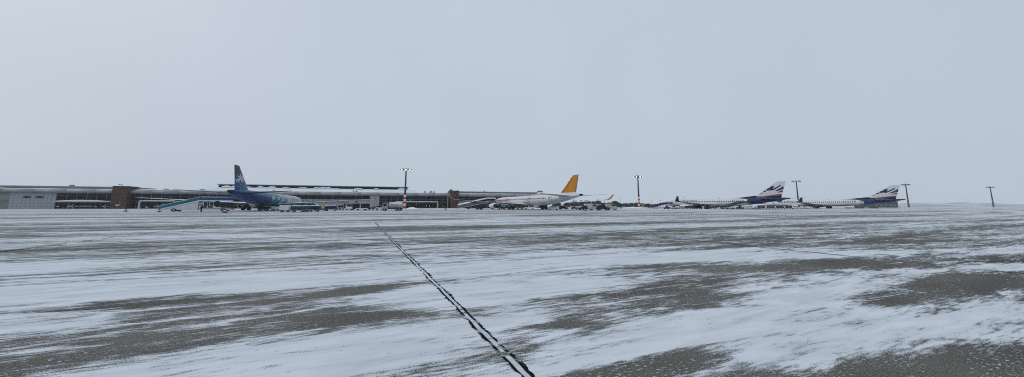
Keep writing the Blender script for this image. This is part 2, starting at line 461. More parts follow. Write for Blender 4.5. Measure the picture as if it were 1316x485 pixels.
# ------------------------------------------------------------------ far land on the right
def far_land():
    m = mat('hazed snowy steppe', (0.50, 0.51, 0.52), 0.9, var=0.35, scale=0.012)  # snowy land made paler, distance haze put into its colour
    def ridge(name, pts, Y, depth, seed, mm):
        b = MB(); rows = []
        n = 90
        for j in range(6):
            v = j / 5; row = []
            for i in range(n + 1):
                u = i / n; px = pts[0][0] + (pts[-1][0] - pts[0][0]) * u
                for a, c in zip(pts, pts[1:]):
                    if a[0] <= px <= c[0]:
                        t = (px - a[0]) / (c[0] - a[0]); t = t * t * (3 - 2 * t); top = a[1] + (c[1] - a[1]) * t
                        break
                z = max(0.0, (YH - top) * Y / FE + H)
                yy = Y + depth * (v - 0.5)
                zz = z * math.sin(math.pi * v) ** 0.8 + mnoise.noise(Vector((px * .1, v * 3, seed))) * 0.05 * z * (0 < v < 1)
                row.append((gx(px, Y) , yy, zz - 0.3))
            rows.append(row)
        b.rings(rows, False, False, closed=False)
        o = b.build(name, mm); o['kind'] = 'structure'
    ridge('low_ridge', [(1085, 266), (1120, 263.2), (1170, 262.4), (1290, 262.5), (1318, 265.2), (1330, 266)], 900, 260, 1, m)
    ridge('hill', [(1150, 266), (1215, 263), (1229, 260.2), (1240, 261.2), (1250, 260.6), (1262, 263), (1290, 266)], 1250, 300, 2, m)
    ridge('hill', [(1165, 266), (1182, 260.4), (1200, 262), (1215, 266)], 1500, 300, 3, m)
far_land()

# ------------------------------------------------------------------ terminal
FA = R(20)
TO = Vector((-105 * K, 105 * K, 0))
te = (math.cos(FA), math.sin(FA))
def uf(px, v=0.0):
    """distance along the facade line (set back by v) where the sight line of photo column px meets it"""
    ox = TO.x - te[1] * v; oy = TO.y + te[0] * v
    m = (px - CX) / FE
    return (m * oy - ox) / (te[0] - m * te[1])
def Yf(px, v=0.0):
    return TO.y + te[0] * v + uf(px, v) * te[1]
def zf(px, py, v=0.0):
    return H + (YH - py) * Yf(px, v) / FE

T = thing('airport_terminal', 'long two storey glass airport terminal with snowy curved eaves and two brown towers', 'building', TO, FA)
U0, U1 = uf(-40), uf(700)
EZ0, EZ1, RZ = 8.1, 10.5, 11.5           # eave bottom, eave top, roof ridge
uL0, uL1 = uf(147), uf(167)
uR0, uR1 = uf(576), uf(588)
uP0, uP1 = uf(10), uf(70)                # panel wall
uW0, uW1 = uf(475), uf(487)              # pale block
D = 44.0                                 # depth of the building
# core behind the glass: floor slabs, back wall
b = MB(); b.box(U0, U1, D - 0.5, D, 0, EZ0); b.box(U0, U0 + 0.5, 3, D - 0.6, 0, EZ0); b.box(U1 - 0.5, U1, 0.3, D - 0.6, 0, EZ0)
b.build('wall', M_int, T)
b = MB(); b.box(U0 + .6, U1 - .6, 9, 9.3, 0.02, EZ0 - .05); b.build('interior_wall', M_int, T)
b = MB(); b.box(U0 + .6, U1 - .6, 0.6, 8.8, 4.15, 4.45); b.build('floor_slab', M_mid, T)
# roof: swept profile with a rounded eave
def sweep(name, prof, u0, u1, m, n=1, smooth=True, parent=T):
    rs = [[(u0 + (u1 - u0) * i / n, v, z) for v, z in prof] for i in range(n + 1)]
    return MB().rings(rs, mi=0, smooth=smooth).build(name, m, parent)
eave = []
for i in range(9):
    a = -math.pi / 2 - math.pi * 0.95 * i / 8
    eave.append((0.2 + 2.6 * math.cos(a), 9.3 + 1.2 * math.sin(a)))
eave += [(3.2, 10.55), (3.2, 8.1)]
n_seg = 26
for i in range(n_seg):
    a, c = U0 + (U1 - U0) * i / n_seg, U0 + (U1 - U0) * (i + 1) / n_seg
    sweep('eave_panel', eave, a + 0.04, c - 0.04, M_fascia)
sweep('roof', [(2.6, 10.56), (20, 11.3), (D, 11.35), (D, 8.1), (2.6, 8.1)], U0, U1, M_fascia, smooth=False)
# snow lying on the roof, uneven towards the eave
def roof_snow(u0, u1, v0, v1, z0, z1, thick, seed, name='roof_snow'):
    b = MB(); n = max(8, int((u1 - u0) / 1.6)); rows = []
    for i in range(n + 1):
        u = u0 + (u1 - u0) * i / n
        e = mnoise.noise(Vector((u * .06, seed, 0))) * 1.0 + mnoise.noise(Vector((u * .3, seed, 2))) * 0.5
        va = v0 + max(-0.7, e * 1.0)
        th = thick * (0.75 + 0.6 * mnoise.noise(Vector((u * .11, seed, 5))))
        za = z0 + (z1 - z0) * (va - v0) / (v1 - v0)
        rows.append([(u, va, za - 0.05), (u, va + 0.05, za + th * .6), (u, va + 1.2, za + th), (u, v1, z1 + th), (u, v1, z1 - .02)])
    return b and MB().rings(rows, smooth=True).build(name, M_roofsnow, T)
roof_snow(uL1 + 0.2, uR0 - 0.2, 0.2, 19.6, 10.45, 11.3, 0.22, 1.0)
roof_snow(U0, uL0 - 0.2, 0.3, 13, 10.45, 11.0, 0.2, 7.0)
roof_snow(uR1 + 0.2, U1, 0.3, 13, 10.45, 11.0, 0.2, 4.0)
# set-back upper roof band over both wings
for (a, c) in ((U0, uL0 - 0.3), (uR1 + 0.3, U1)):
    sweep('upper_roof_edge', [(13.2, 11.35), (13.2, 12.0), (12.6, 12.0), (12.6, 12.45), (D - 1, 12.7), (D - 1, 11.36)], a, c, M_fascia, smooth=False)
# raised clerestory in the middle
cv = 24.0
c0, c1 = uf(277, cv), uf(523, cv)
sweep('clerestory_roof_slope', [(19.6, 11.36), (cv, 13.5), (cv + 14, 13.6), (cv + 14, 11.36)], c0 - 9, c1 + 6, M_roofsnow, smooth=False)
b = MB(); b.box(c0, c1, cv + 1.2, cv + 9, 13.6, 15.2); b.build('clerestory_wall', M_dark, T)
b = MB(); b.box(c0 - 0.8, c1 + 0.8, cv + 0.2, cv + 10, 15.2, 15.6); b.build('clerestory_roof', M_fascia, T)
b = MB(); b.rings([[(u, cv + 0.4, 15.55), (u, cv + 0.8, 15.7 + .12 * mnoise.noise(Vector((u * .1, 0, 3)))), (u, cv + 9, 15.8), (u, cv + 9, 15.55)] for u in [c0 - .6 + (c1 - c0 + 1.2) * i / 60 for i in range(61)]])
b.build('clerestory_snow', M_roofsnow, T)
n_pan = 34
pane0 = None
du = (c1 - c0) / n_pan
for i in range(n_pan):
    if pane0 is None:
        pane0 = MB().box(0.12, du - 0.12, 0, 0.12, 13.75, 15.05).build('clerestory_pane', M_glass, T, (c0, cv + 1.0, 0))
    else: share(pane0, 'clerestory_pane', T, (c0 + du * i, cv + 1.0, 0))
drift = None
for i in range(30):   # drifts blown up against the clerestory
    u = c0 + (c1 - c0) * random.Random(i * 7 + 1).random(); w = 2 + 5 * random.Random(i).random(); hh = 0.4 + 1.2 * random.Random(i + 50).random()
    rows = []
    for j in range(9):
        t = j / 8; k = math.sin(math.pi * t) ** .7 * hh + 0.02
        rows.append([(u + w * (t - .5), cv - 0.9, 13.3), (u + w * (t - .5), cv + 0.2, 13.55 + k * .5), (u + w * (t - .5), cv + 0.95, 13.55 + k), (u + w * (t - .5), cv + 0.95, 13.4)])
    MB().rings(rows).build('snow_drift', M_roofsnow, T)
# upper glazing: panes and mullions, bay by bay
def glazing(u0, u1, bay, z0, z1, tr, v=0.5):
    n = max(1, round((u1 - u0) / bay)); w = (u1 - u0) / n
    pp = MB().box(0.12, w - 0.12, 0, 0.1, z0 + .1, z1 - .1).build('window_pane', M_glass, T, (u0, v, 0))
    mm = MB().box(-0.13, 0.13, -0.18, 0.16, z0, z1).build('mullion', M_mull, T, (u0, v, 0))
    for i in range(1, n): share(pp, 'window_pane', T, (u0 + w * i, v, 0))
    for i in range(1, n + 1): share(mm, 'mullion', T, (u0 + w * i, v, 0))
    for zt in tr:
        MB().box(u0, u1, v - 0.1, v + .08, zt - 0.07, zt + 0.07).build('transom', M_mull, T)
bay = uf(209.5) - uf(197)
glazing(uP1, uL0, bay, 4.3, EZ0, (6.9,))
glazing(uL1, uf(396), bay, 4.3, EZ0, (6.9,))
glazing(uf(396), uW0, bay, 5.6, EZ0, (), 0.8)
glazing(uW1, uR0, bay * 0.88, 4.3, EZ0, (6.0,))
glazing(uR1, U1, bay, 4.3, EZ0, (6.6,))
# lower storey: dark shopfronts with door frames and signs behind
def shopfront(u0, u1, bay, z1=4.1, v=0.9):
    n = max(1, round((u1 - u0) / bay)); w = (u1 - u0) / n
    pp = MB().box(0.1, w - 0.1, 0, 0.1, 0.25, z1 - .1).build('shopfront_pane', M_glass, T, (u0, v, 0))
    for i in range(1, n): share(pp, 'shopfront_pane', T, (u0 + w * i, v, 0))
    mm = MB().box(-0.1, 0.1, -0.1, 0.14, 0.0, z1).build('shopfront_post', M_mull, T, (u0, v, 0))
    for i in range(1, n + 1): share(mm, 'shopfront_post', T, (u0 + w * i, v, 0))
    MB().box(u0, u1, v - 0.06, v + .3, 0.0, 0.25).build('plinth', M_mid, T)
shopfront(uP1 - 1.0, uL0, bay * .5)
shopfront(uL1, uf(396), bay * .5)
shopfront(uW1, uR0, bay * .5)
shopfront(uR1, U1, bay * .6)
# little white notices and lit ceiling lights at the gates, glow put into white paint
for px, py, w, hh in ((73, 265.5, 1.0, .35), (89.5, 265.3, 1.6, .5), (98, 265.5, 1.2, .3), (110, 265.2, 5.0, .35), (122, 265.5, 1.2, .3), (132.5, 265.4, 1.4, .4), (138, 265.4, .8, .35),
                      (188, 266.5, 1.2, .7), (198, 265.3, 1.0, .4), (204, 265.3, 1.0, .4), (208.5, 262.6, .8, .5), (535, 262.5, .6, .5), (548, 265, .5, 1.0), (552, 265, .5, 1.0), (569.5, 265.3, .6, .5), (527.5, 257.4, 1.2, .4)):
    u, z = uf(px), max(.5, zf(px, py))
    MB().box(u - w / 2, u + w / 2, 0.55 if z < 4.1 else .2, 0.75 if z < 4.1 else .38, z - hh / 2, z + hh / 2).build('gate_white_mark', M_wht, T)
for px in (86.5, 92.5, 134.5, 201.5):
    u = uf(px); MB().box(u - .22, u + .22, .45, .8, 0.02, 2.3).build('door_frame', M_grey, T)
# canopies over the gates
def canopy(px0, px1, z, out, th, posts, nm='canopy'):
    a, c = uf(px0), uf(px1)
    prof = [(-out, z), (-out, z + th), (-out * .5, z + th * 1.35), (0.3, z + th * 1.1), (0.3, z)]
    o = sweep(nm, prof, a, c, M_grey, smooth=False)
    rs = []
    for i in range(21):
        u = a + (c - a) * i / 20; q = 0.10 + .06 * mnoise.noise(Vector((u * .3, z, 1)))
        rs.append([(u, -out + .1, z + th - .03), (u, -out + .15, z + th + q), (u, -out * .5, z + th * 1.35 + q), (u, 0.2, z + th * 1.1 + q), (u, .2, z + th * .9)])
    MB().rings(rs).build('canopy_snow', M_roofsnow, T)
    for pp in posts:
        u = uf(pp); MB().box(u - .4, u + .4, -out + .15, -out + .75, 0, z).build('canopy_post', M_grey, T)
canopy(76, 146.5, 3.5, 3.2, 0.45, ())
MB().rings([[(uf(108) + (t - .5) * 24, -3.1, 3.96), (uf(108) + (t - .5) * 24, -3.0, 3.98 + .75 * math.sin(math.pi * t)), (uf(108) + (t - .5) * 24, -.2, 4.05 + .7 * math.sin(math.pi * t)), (uf(108) + (t - .5) * 24, -.2, 3.96)] for t in [i / 16 for i in range(17)]]).build('canopy_drift', M_roofsnow, T)
canopy(182, 300, 4.0, 3.5, 0.4, (182.6,))
canopy(508, 562, 4.0, 3.5, 0.4, (561.4,))
canopy(588.5, 640, 4.0, 3.0, 0.35, (589.5,))
# panel wall with two windows, leaning back like the photograph's
pw = (uP1 - uP0) / 11; ph = (EZ0 - 0.0) / 6
b = MB(); b.box(uP0 + .05, uP1 - .05, 0.25, 0.9, 0, EZ0 + .2); b.build('panel_backing', M_mid, T)
win = {(3, 4), (4, 4), (6, 4), (7, 4)}
p0 = None
for i in range(11):
    for j in range(6):
        if (i, j) in win: continue
        if p0 is None: p0 = MB().box(0.04, pw - .04, 0, 0.12, 0.04, ph - .04).build('wall_panel', M_panel, T, (uP0 + i * pw, 0.1, j * ph))
        else: share(p0, 'wall_panel', T, (uP0 + i * pw, 0.1, j * ph))
for i in (3, 6):
    u = uP0 + i * pw
    w = MB().box(u + .5, u + 2 * pw - .5, 0.02, 0.2, 4 * ph + .1, 5 * ph - .1).build('window', M_mull, T)
    MB().box(u + .75, u + 2 * pw - .75, -0.03, 0.01, 4 * ph + .3, 5 * ph - .3).build('pane', M_glass, w)
    MB().box(u + .35, u + 2 * pw - .35, -0.06, 0.2, 4 * ph - .08, 4 * ph + .06).build('sill', M_grey, w)
MB().box(U0, uP0, 2.6, 3.0, 3.0, EZ0).build('recessed_wall', M_panel, T)
MB().box(U0, uP0, 2.2, 3.05, 0, 2.95).build('recessed_base_wall', M_beige, T)
# pale block and the sign
MB().box(uW0, uW1, -0.6, 0.4, 0, EZ0).build('pale_block', M_panel, T)
for i in range(4):
    MB().box(uW0 + .1 + (uW1 - uW0) / 4 * i, uW0 - .1 + (uW1 - uW0) / 4 * (i + 1), -0.72, -0.58, 0.1, EZ0 - .1).build('block_panel', M_panel, T)
sg0, sg1 = uf(384), uW0 - .1
MB().box(sg0, sg1, -0.9, 0.6, 3.1, 5.2).build('sign_panel', M_sign, T)
MB().box(sg0 - .5, sg1, -2.4, 0.6, 5.22, 5.55).build('sign_canopy', M_grey, T)
def sign_text(body, pa, pb, z0, z1):
    tv, tf = text_mesh(body)
    a, c = uf(pa), uf(pb)
    b = MB(); b.add([(a + x * (c - a), -0.93, z0 + y * (z1 - z0)) for x, y in tv], tf)
    return b.build('sign_lettering', M_letter, T)
sign_text('HAVAL\u0130MANI', 385, 414.5, 3.45, 4.85)
sign_text('/', 417, 419, 3.35, 4.9)
sign_text('AIRPORT', 421, 447, 3.45, 4.8)
MB().rings([[(uf(458) + .9 * math.cos(2 * math.pi * i / 12), -0.97, 4.15 + .45 * math.sin(2 * math.pi * i / 12)) for i in range(12)], [(uf(458) + .9 * math.cos(2 * math.pi * i / 12), -.91, 4.15 + .45 * math.sin(2 * math.pi * i / 12)) for i in range(12)]], smooth=False).build('sign_emblem', M_letter, T)
MB().box(uf(396), uf(440), -0.3, 0.6, 0, 3.05).build('service_wall', M_panel, T)
MB().box(uf(441), uW0 - .1, 5.0, 5.3, 0, 3.05).build('bay_back_wall', M_int, T)
for px in (441, 452, 463):
    MB().box(uf(px) - .3, uf(px) + .3, -0.3, 0.3, 0, 3.05).build('bay_pillar', M_grey, T)
# brown towers clad in horizontal boards
def tower(u0, u1, v0, v1, zt):
    o = MB().box(u0 + .15, u1 - .15, v0 + .15, v1 - .15, 0, zt - .1).build('tower', M_brownd, T)
    n = 10; hh = zt / n
    c = MB().box(u0, u1, v0, v1, 0.10, hh).build('cladding_board', M_brown, o)
    for i in range(1, n): share(c, 'cladding_board', o, (0, 0, i * hh))
    MB().box(u0 - .2, u1 + .2, v0 - .2, v1 + .2, zt + .02, zt + .22).build('coping', M_brownd, o)
    return o
tL = tower(uL0, uL1, -4.0, 6, 12.0)
tR = tower(uR0 + 1.0, uR1, -4.0, 6, 12.0)
# flood lamp and emblem on the left tower, downpipe beside the right one
u = uf(156.5); MB().add([], []).tube((u, -2, 12.2), (u, -2, 13.0), .12).tube((u, -2, 13.0), (u - 1.0, -2, 13.3), .12).tube((u - 1.0, -2, 13.3), (u - 1.7, -2, 12.9), .22).build('roof_lamp', M_mid, T)
MB().prism([(uf(156.5) - 1.2, 2.0), (uf(156.5), 1.2), (uf(156.5) + 1.2, 2.0), (uf(156.5) + .8, 2.3), (uf(156.5) - .8, 2.3)], -4.16, -4.02).build('wall_light', M_grey, T)
u = uf(574.2); MB().tube((u, -3.6, 0), (u, -3.6, 10.2), .22, n=8).tube((u, -3.6, 10.2), (u, -.5, 10.6), .22, n=8).build('downpipe', M_grey, T)
for px, w, hh, v in ((88, 2.2, .8, 14), (175, 2.0, .9, 4), (211, 2.4, .5, 8), (257.5, 2.4, .5, 9), (350, 1.2, .5, 6), (453, 1.0, .8, 7), (457, 1.4, .8, 7), (545.5, 1.4, 1.0, 10), (553, 2.2, 1.1, 10), (557, 1.2, 1.0, 10), (579, 2.0, 1.1, 0), (587, .8, .7, 14), (622, .6, 1.2, 14), (694, 5, 1.4, 14)):
    z = 11.0 if v < 12 else 12.45
    if px == 579: z = 12.2
    u = uf(px, v)
    MB().box(u - w / 2, u + w / 2, v - .5, v + .5, z, z + hh * .55).box(u - w * .35, u + w * .42, v - .4, v + .4, z + hh * .55, z + hh).build('roof_vent', M_mid, T)

# ------------------------------------------------------------------ floodlight masts
M_fred = mat('weathered red paint', (0.10, 0.03, 0.028), 0.6)
def mast(loc, label, lit, group='apron floodlight masts'):
    t = thing('floodlight_mast', label, 'light mast', loc, 0, group)
    hh = 23.0
    r = lambda z: 0.62 - 0.28 * z / hh
    MB().tube((0, 0, 8.0), (0, 0, hh), r(8) * 1.1, r(hh) * 1.1, 12).build('pole', M_pole, t)
    for i in range(6):
        z0 = 0.35 + i * 1.275; z1 = z0 + 1.275
        MB().tube((0, 0, z0 + .003), (0, 0, z1), r(z0) * 1.25, r(z1) * 1.25, 12).build('paint_band', ((M_red, M_wht) if lit else (M_fred, M_mid))[i % 2], t)
    MB().tube((0, 0, 0), (0, 0, 0.35), 1.3, 1.2, 12).build('foundation', M_grey, t)
    rg = MB()
    for i in range(16):
        a, c = 2 * math.pi * i / 16, 2 * math.pi * (i + 1) / 16
        rg.tube((2.0 * math.cos(a), 2.0 * math.sin(a), hh), (2.0 * math.cos(c), 2.0 * math.sin(c), hh), .12, n=6)
    for i in range(4):
        a = math.pi / 2 * i + .3
        rg.tube((0, 0, hh + .2), (2.0 * math.cos(a), 2.0 * math.sin(a), hh), .10, n=6)
    rg.build('head_ring', M_mid, t)
    MB().tube((0, 0, hh), (0, 0, hh + 1.0), .4, .15, 8).build('cap', M_pole, t)
    MB().tube((0, 0, hh + 1.0), (0, 0, hh + 1.7), .05, .03, 6).build('lightning_rod', M_pole, t)
    for i in range(8):
        a = 2 * math.pi * i / 8 + .2
        d = Vector((math.cos(a), math.sin(a), 0)); p = d * 2.25 + Vector((0, 0, hh + .25))
        q = p + d * 0.9 - Vector((0, 0, .75))
        fl = MB().tube(p, q, .28, .62, 8).build('floodlight', M_mid, t)
        n_ = (q - p).normalized()
        MB().tube(q + n_ * .01, q + n_ * .05, .55, n=8).build('lens', M_lit if lit else M_grey, fl)
ml = ['tall floodlight mast with lit lamps and red and white base before the terminal',
      'floodlight mast with red and white base left of the white blue tailed airliners',
      'floodlight mast rising between the two blue tailed airliners',
      'floodlight mast just right of the farthest airliner tail',
      'hazy floodlight mast standing alone at the far right edge']
for i in range(5):
    mast((K * (-30.9, 45.3, 121.8, 195.6, 270.3)[i], K * (112 + 26.6 * i), 0), ml[i], i < 2)

# ------------------------------------------------------------------ airliners
HEAD = R(110)
def livery(name, kind, L):
    m = bpy.data.materials.new(name); m.use_nodes = True
    n, l = m.node_tree.nodes, m.node_tree.links
    p = n['Principled BSDF']; p.inputs['Roughness'].default_value = 0.4; p.inputs['Specular IOR Level'].default_value = 0.12
    t = n.new('ShaderNodeTexCoord'); sp = n.new('ShaderNodeSeparateXYZ'); l.new(t.outputs['Object'], sp.inputs[0])
    def mt(op, a, b=None, c=None):
        q = n.new('ShaderNodeMath'); q.operation = op
        for i, x in enumerate((a, b, c)):
            if x is None: continue
            if isinstance(x, (int, float)): q.inputs[i].default_value = x
            else: l.new(x, q.inputs[i])
        return q.outputs[0]
    fwd = mt('MULTIPLY', sp.outputs[0], 1 / K)        # metres ahead of the tail tip
    z = sp.outputs[2]
    def stepf(x, lo, hi):
        q = n.new('ShaderNodeMapRange'); q.inputs[1].default_value = lo; q.inputs[2].default_value = hi; l.new(x, q.inputs[0]); return q.outputs[0]
    def mix(f, a, b):
        q = n.new('ShaderNodeMix'); q.data_type = 'RGBA'; l.new(f, q.inputs[0])
        for i, x in ((6, a), (7, b)):
            if isinstance(x, tuple): q.inputs[i].default_value = (*x, 1)
            else: l.new(x, q.inputs[i])
        return q.outputs[2]
    nz = n.new('ShaderNodeTexNoise'); nz.inputs['Scale'].default_value = 0.16; nz.inputs['Detail'].default_value = 4; nz.inputs['Distortion'].default_value = 1.2
    l.new(t.outputs['Object'], nz.inputs['Vector'])
    W = (0.66, 0.67, 0.68)
    if kind == 'blue':
        d = mt('ADD', fwd, mt('MULTIPLY', mt('SUBTRACT', nz.outputs[0], 0.5), 9.0))
        d = mt('ADD', d, mt('MULTIPLY', mt('SUBTRACT', z, 3.8), 0.6))
        q = n.new('ShaderNodeValToRGB'); e = q.color_ramp.elements
        e[0].position = 0.0; e[0].color = (0.007, 0.045, 0.17, 1)
        e[1].position = 1.0; e[1].color = (0.50, 0.52, 0.54, 1)
        for pos, c in ((0.18, (0.008, 0.055, 0.20)), (0.27, (0.010, 0.05, 0.15)), (0.36, (0.02, 0.19, 0.29)), (0.44, (0.02, 0.15, 0.24)), (0.47, (0.50, 0.54, 0.57)), (0.51, (0.05, 0.22, 0.31)), (0.56, (0.13, 0.18, 0.22)), (0.60, (0.46, 0.49, 0.51)), (0.72, (0.40, 0.42, 0.44))):
            a = e.new(pos); a.color = (*c, 1)
        l.new(mt('MULTIPLY', d, 1 / 40.0), q.inputs[0])
        col = q.outputs[0]
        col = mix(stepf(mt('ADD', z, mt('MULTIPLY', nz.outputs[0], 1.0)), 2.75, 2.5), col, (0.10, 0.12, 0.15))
    elif kind == 'orange':
        col = mix(stepf(nz.outputs[0], 0.3, 0.7), (0.62, 0.63, 0.645), (0.70, 0.705, 0.715))
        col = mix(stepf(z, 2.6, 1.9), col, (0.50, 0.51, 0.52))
    else:
        # pale body, navy rear with a rounded edge, navy belly
        q1 = mt('DIVIDE', mt('SUBTRACT', fwd, 16.0), 8.2); q2 = mt('DIVIDE', mt('SUBTRACT', z, 3.5), 1.95)
        rr = mt('ADD', mt('POWER', mt('ABSOLUTE', q1), 2.6), mt('POWER', mt('ABSOLUTE', q2), 2.2))
        inside = mt('MAXIMUM', stepf(rr, 1.03, 0.98), stepf(fwd, 15.4, 15.6))
        col = mix(inside, (0.009, 0.028, 0.13), (0.66, 0.66, 0.645))
        col = mix(stepf(z, 1.95, 1.88), col, (0.014, 0.02, 0.06))
    nz2 = n.new('ShaderNodeTexNoise'); nz2.inputs['Scale'].default_value = 0.5; nz2.inputs['Detail'].default_value = 6
    l.new(t.outputs['Object'], nz2.inputs['Vector'])
    col = mix(mt('MULTIPLY', stepf(nz2.outputs[0], 0.52, 0.75), 0.16), col, (0.30, 0.31, 0.32))
    l.new(col, p.inputs['Base Color'])
    return m
LIV = {k: livery('livery ' + k, k, 0) for k in ('blue', 'orange', 'navy')}
M_fin_blue = mat('fin blue paint', (0.008, 0.047, 0.16), 0.35, var=0.25, scale=0.1)
M_fin_dark = mat('fin slate paint', (0.028, 0.030, 0.040), 0.4)
M_turq = mat('turquoise paint', (0.02, 0.19, 0.31), 0.35, var=0.3, scale=0.3)
M_fin_orange = mat('fin amber paint', (0.50, 0.215, 0.012), 0.35, var=0.06, scale=0.1)
M_fin_white = mat('fin white paint', (0.62, 0.62, 0.61), 0.35, var=0.05)
M_navy2 = mat('navy paint', (0.008, 0.020, 0.088), 0.35, var=0.15)
M_red2 = mat('red stripe paint', (0.30, 0.06, 0.045), 0.4)
M_petal = mat('pale petal paint', (0.60, 0.58, 0.66), 0.4)
M_amber_dark = mat('grey brown paint', (0.23, 0.18, 0.13), 0.45)
M_wing = mat('wing grey paint', (0.36, 0.37, 0.38), 0.45, var=0.08, snow=0.75)
M_wingd = mat('wing underside paint', (0.18, 0.19, 0.20), 0.5)

M_wlo = mat('winglet amber paint', (0.34, 0.17, 0.045), 0.4)
class Plane:
    def __init__(s, kind):
        s.kind = kind
        if kind == 'navy':
            s.L, s.zt, s.zb, s.hw, s.fin = 38.2, 5.35, 1.35, 1.88, 12.5
            s.zn, s.ztt, s.ztb = 2.9, 5.15, 4.55
        else:
            s.L, s.zt, s.zb, s.hw, s.fin = 44.0, 5.85, 1.75, 1.98, 11.76
            s.zn, s.ztt, s.ztb = 3.3, 5.45, 4.75
    def sec(s, x):
        """x metres aft of the nose -> top, bottom, half width"""
        L = s.L; top, bot, hw = s.zt, s.zb, s.hw
        if x < 6.5:
            t = max(0.0, x / 6.5)
            top = s.zn + (s.zt - s.zn) * (1 - (1 - t) ** 2.0) ** 0.75
            bot = s.zn - (s.zn - s.zb) * (1 - (1 - t) ** 2.4) ** 0.6
            hw = s.hw * (1 - (1 - t) ** 2.2) ** 0.58
        xt = L - 14.5
        if x > xt:
            u = (x - xt) / (L - xt)
            bot = s.zb + (s.ztb - s.zb) * u ** 1.45
            hw = s.hw * (1 - 0.84 * u ** 1.7)
            if x > L - 6: top = s.zt - (s.zt - s.ztt) * ((x - L + 6) / 6) ** 1.6
        return top, bot, hw
    def surf(s, x, a, off=0.0):
        """point on the skin: a = angle above the port beam"""
        top, bot, hw = s.sec(x)
        return s.P(x, (hw + off) * math.cos(a), (top + bot) / 2 + ((top - bot) / 2 + off) * math.sin(a))
    def surfz(s, x, z, side, off=0.02):
        top, bot, hw = s.sec(x); q = max(-1, min(1, (z - (top + bot) / 2) / ((top - bot) / 2)))
        y = (hw + off / K) * math.sqrt(max(0, 1 - q * q))
        return s.P(x, side * (y + off * (1 - abs(q)) / K), z)
    def P(s, x, y, z):
        return ((s.L - x) * K, y * K, z)

def foil(b, P, root, tip, n=10, mi=0, vertical=False):
    """lifting surface between two chords given as (x_le, chord, a, b, thickness)"""
    rs = []
    for x, c, a_, b_, th in (root, tip):
        ring = []
        for i in range(n):
            t = i / n; ang = 2 * math.pi * t
            cx = (1 - math.cos(ang)) / 2
            tt = th * 1.9 * math.sqrt(max(cx, 0)) * (1 - cx) ** 1.0 * (1 if ang < math.pi else -1)
            if vertical: ring.append(P(x + cx * c, tt, b_))
            else: ring.append(P(x + cx * c, a_, b_ + tt))
        rs.append(ring)
    return b.rings(rs, mi=mi, smooth=False)

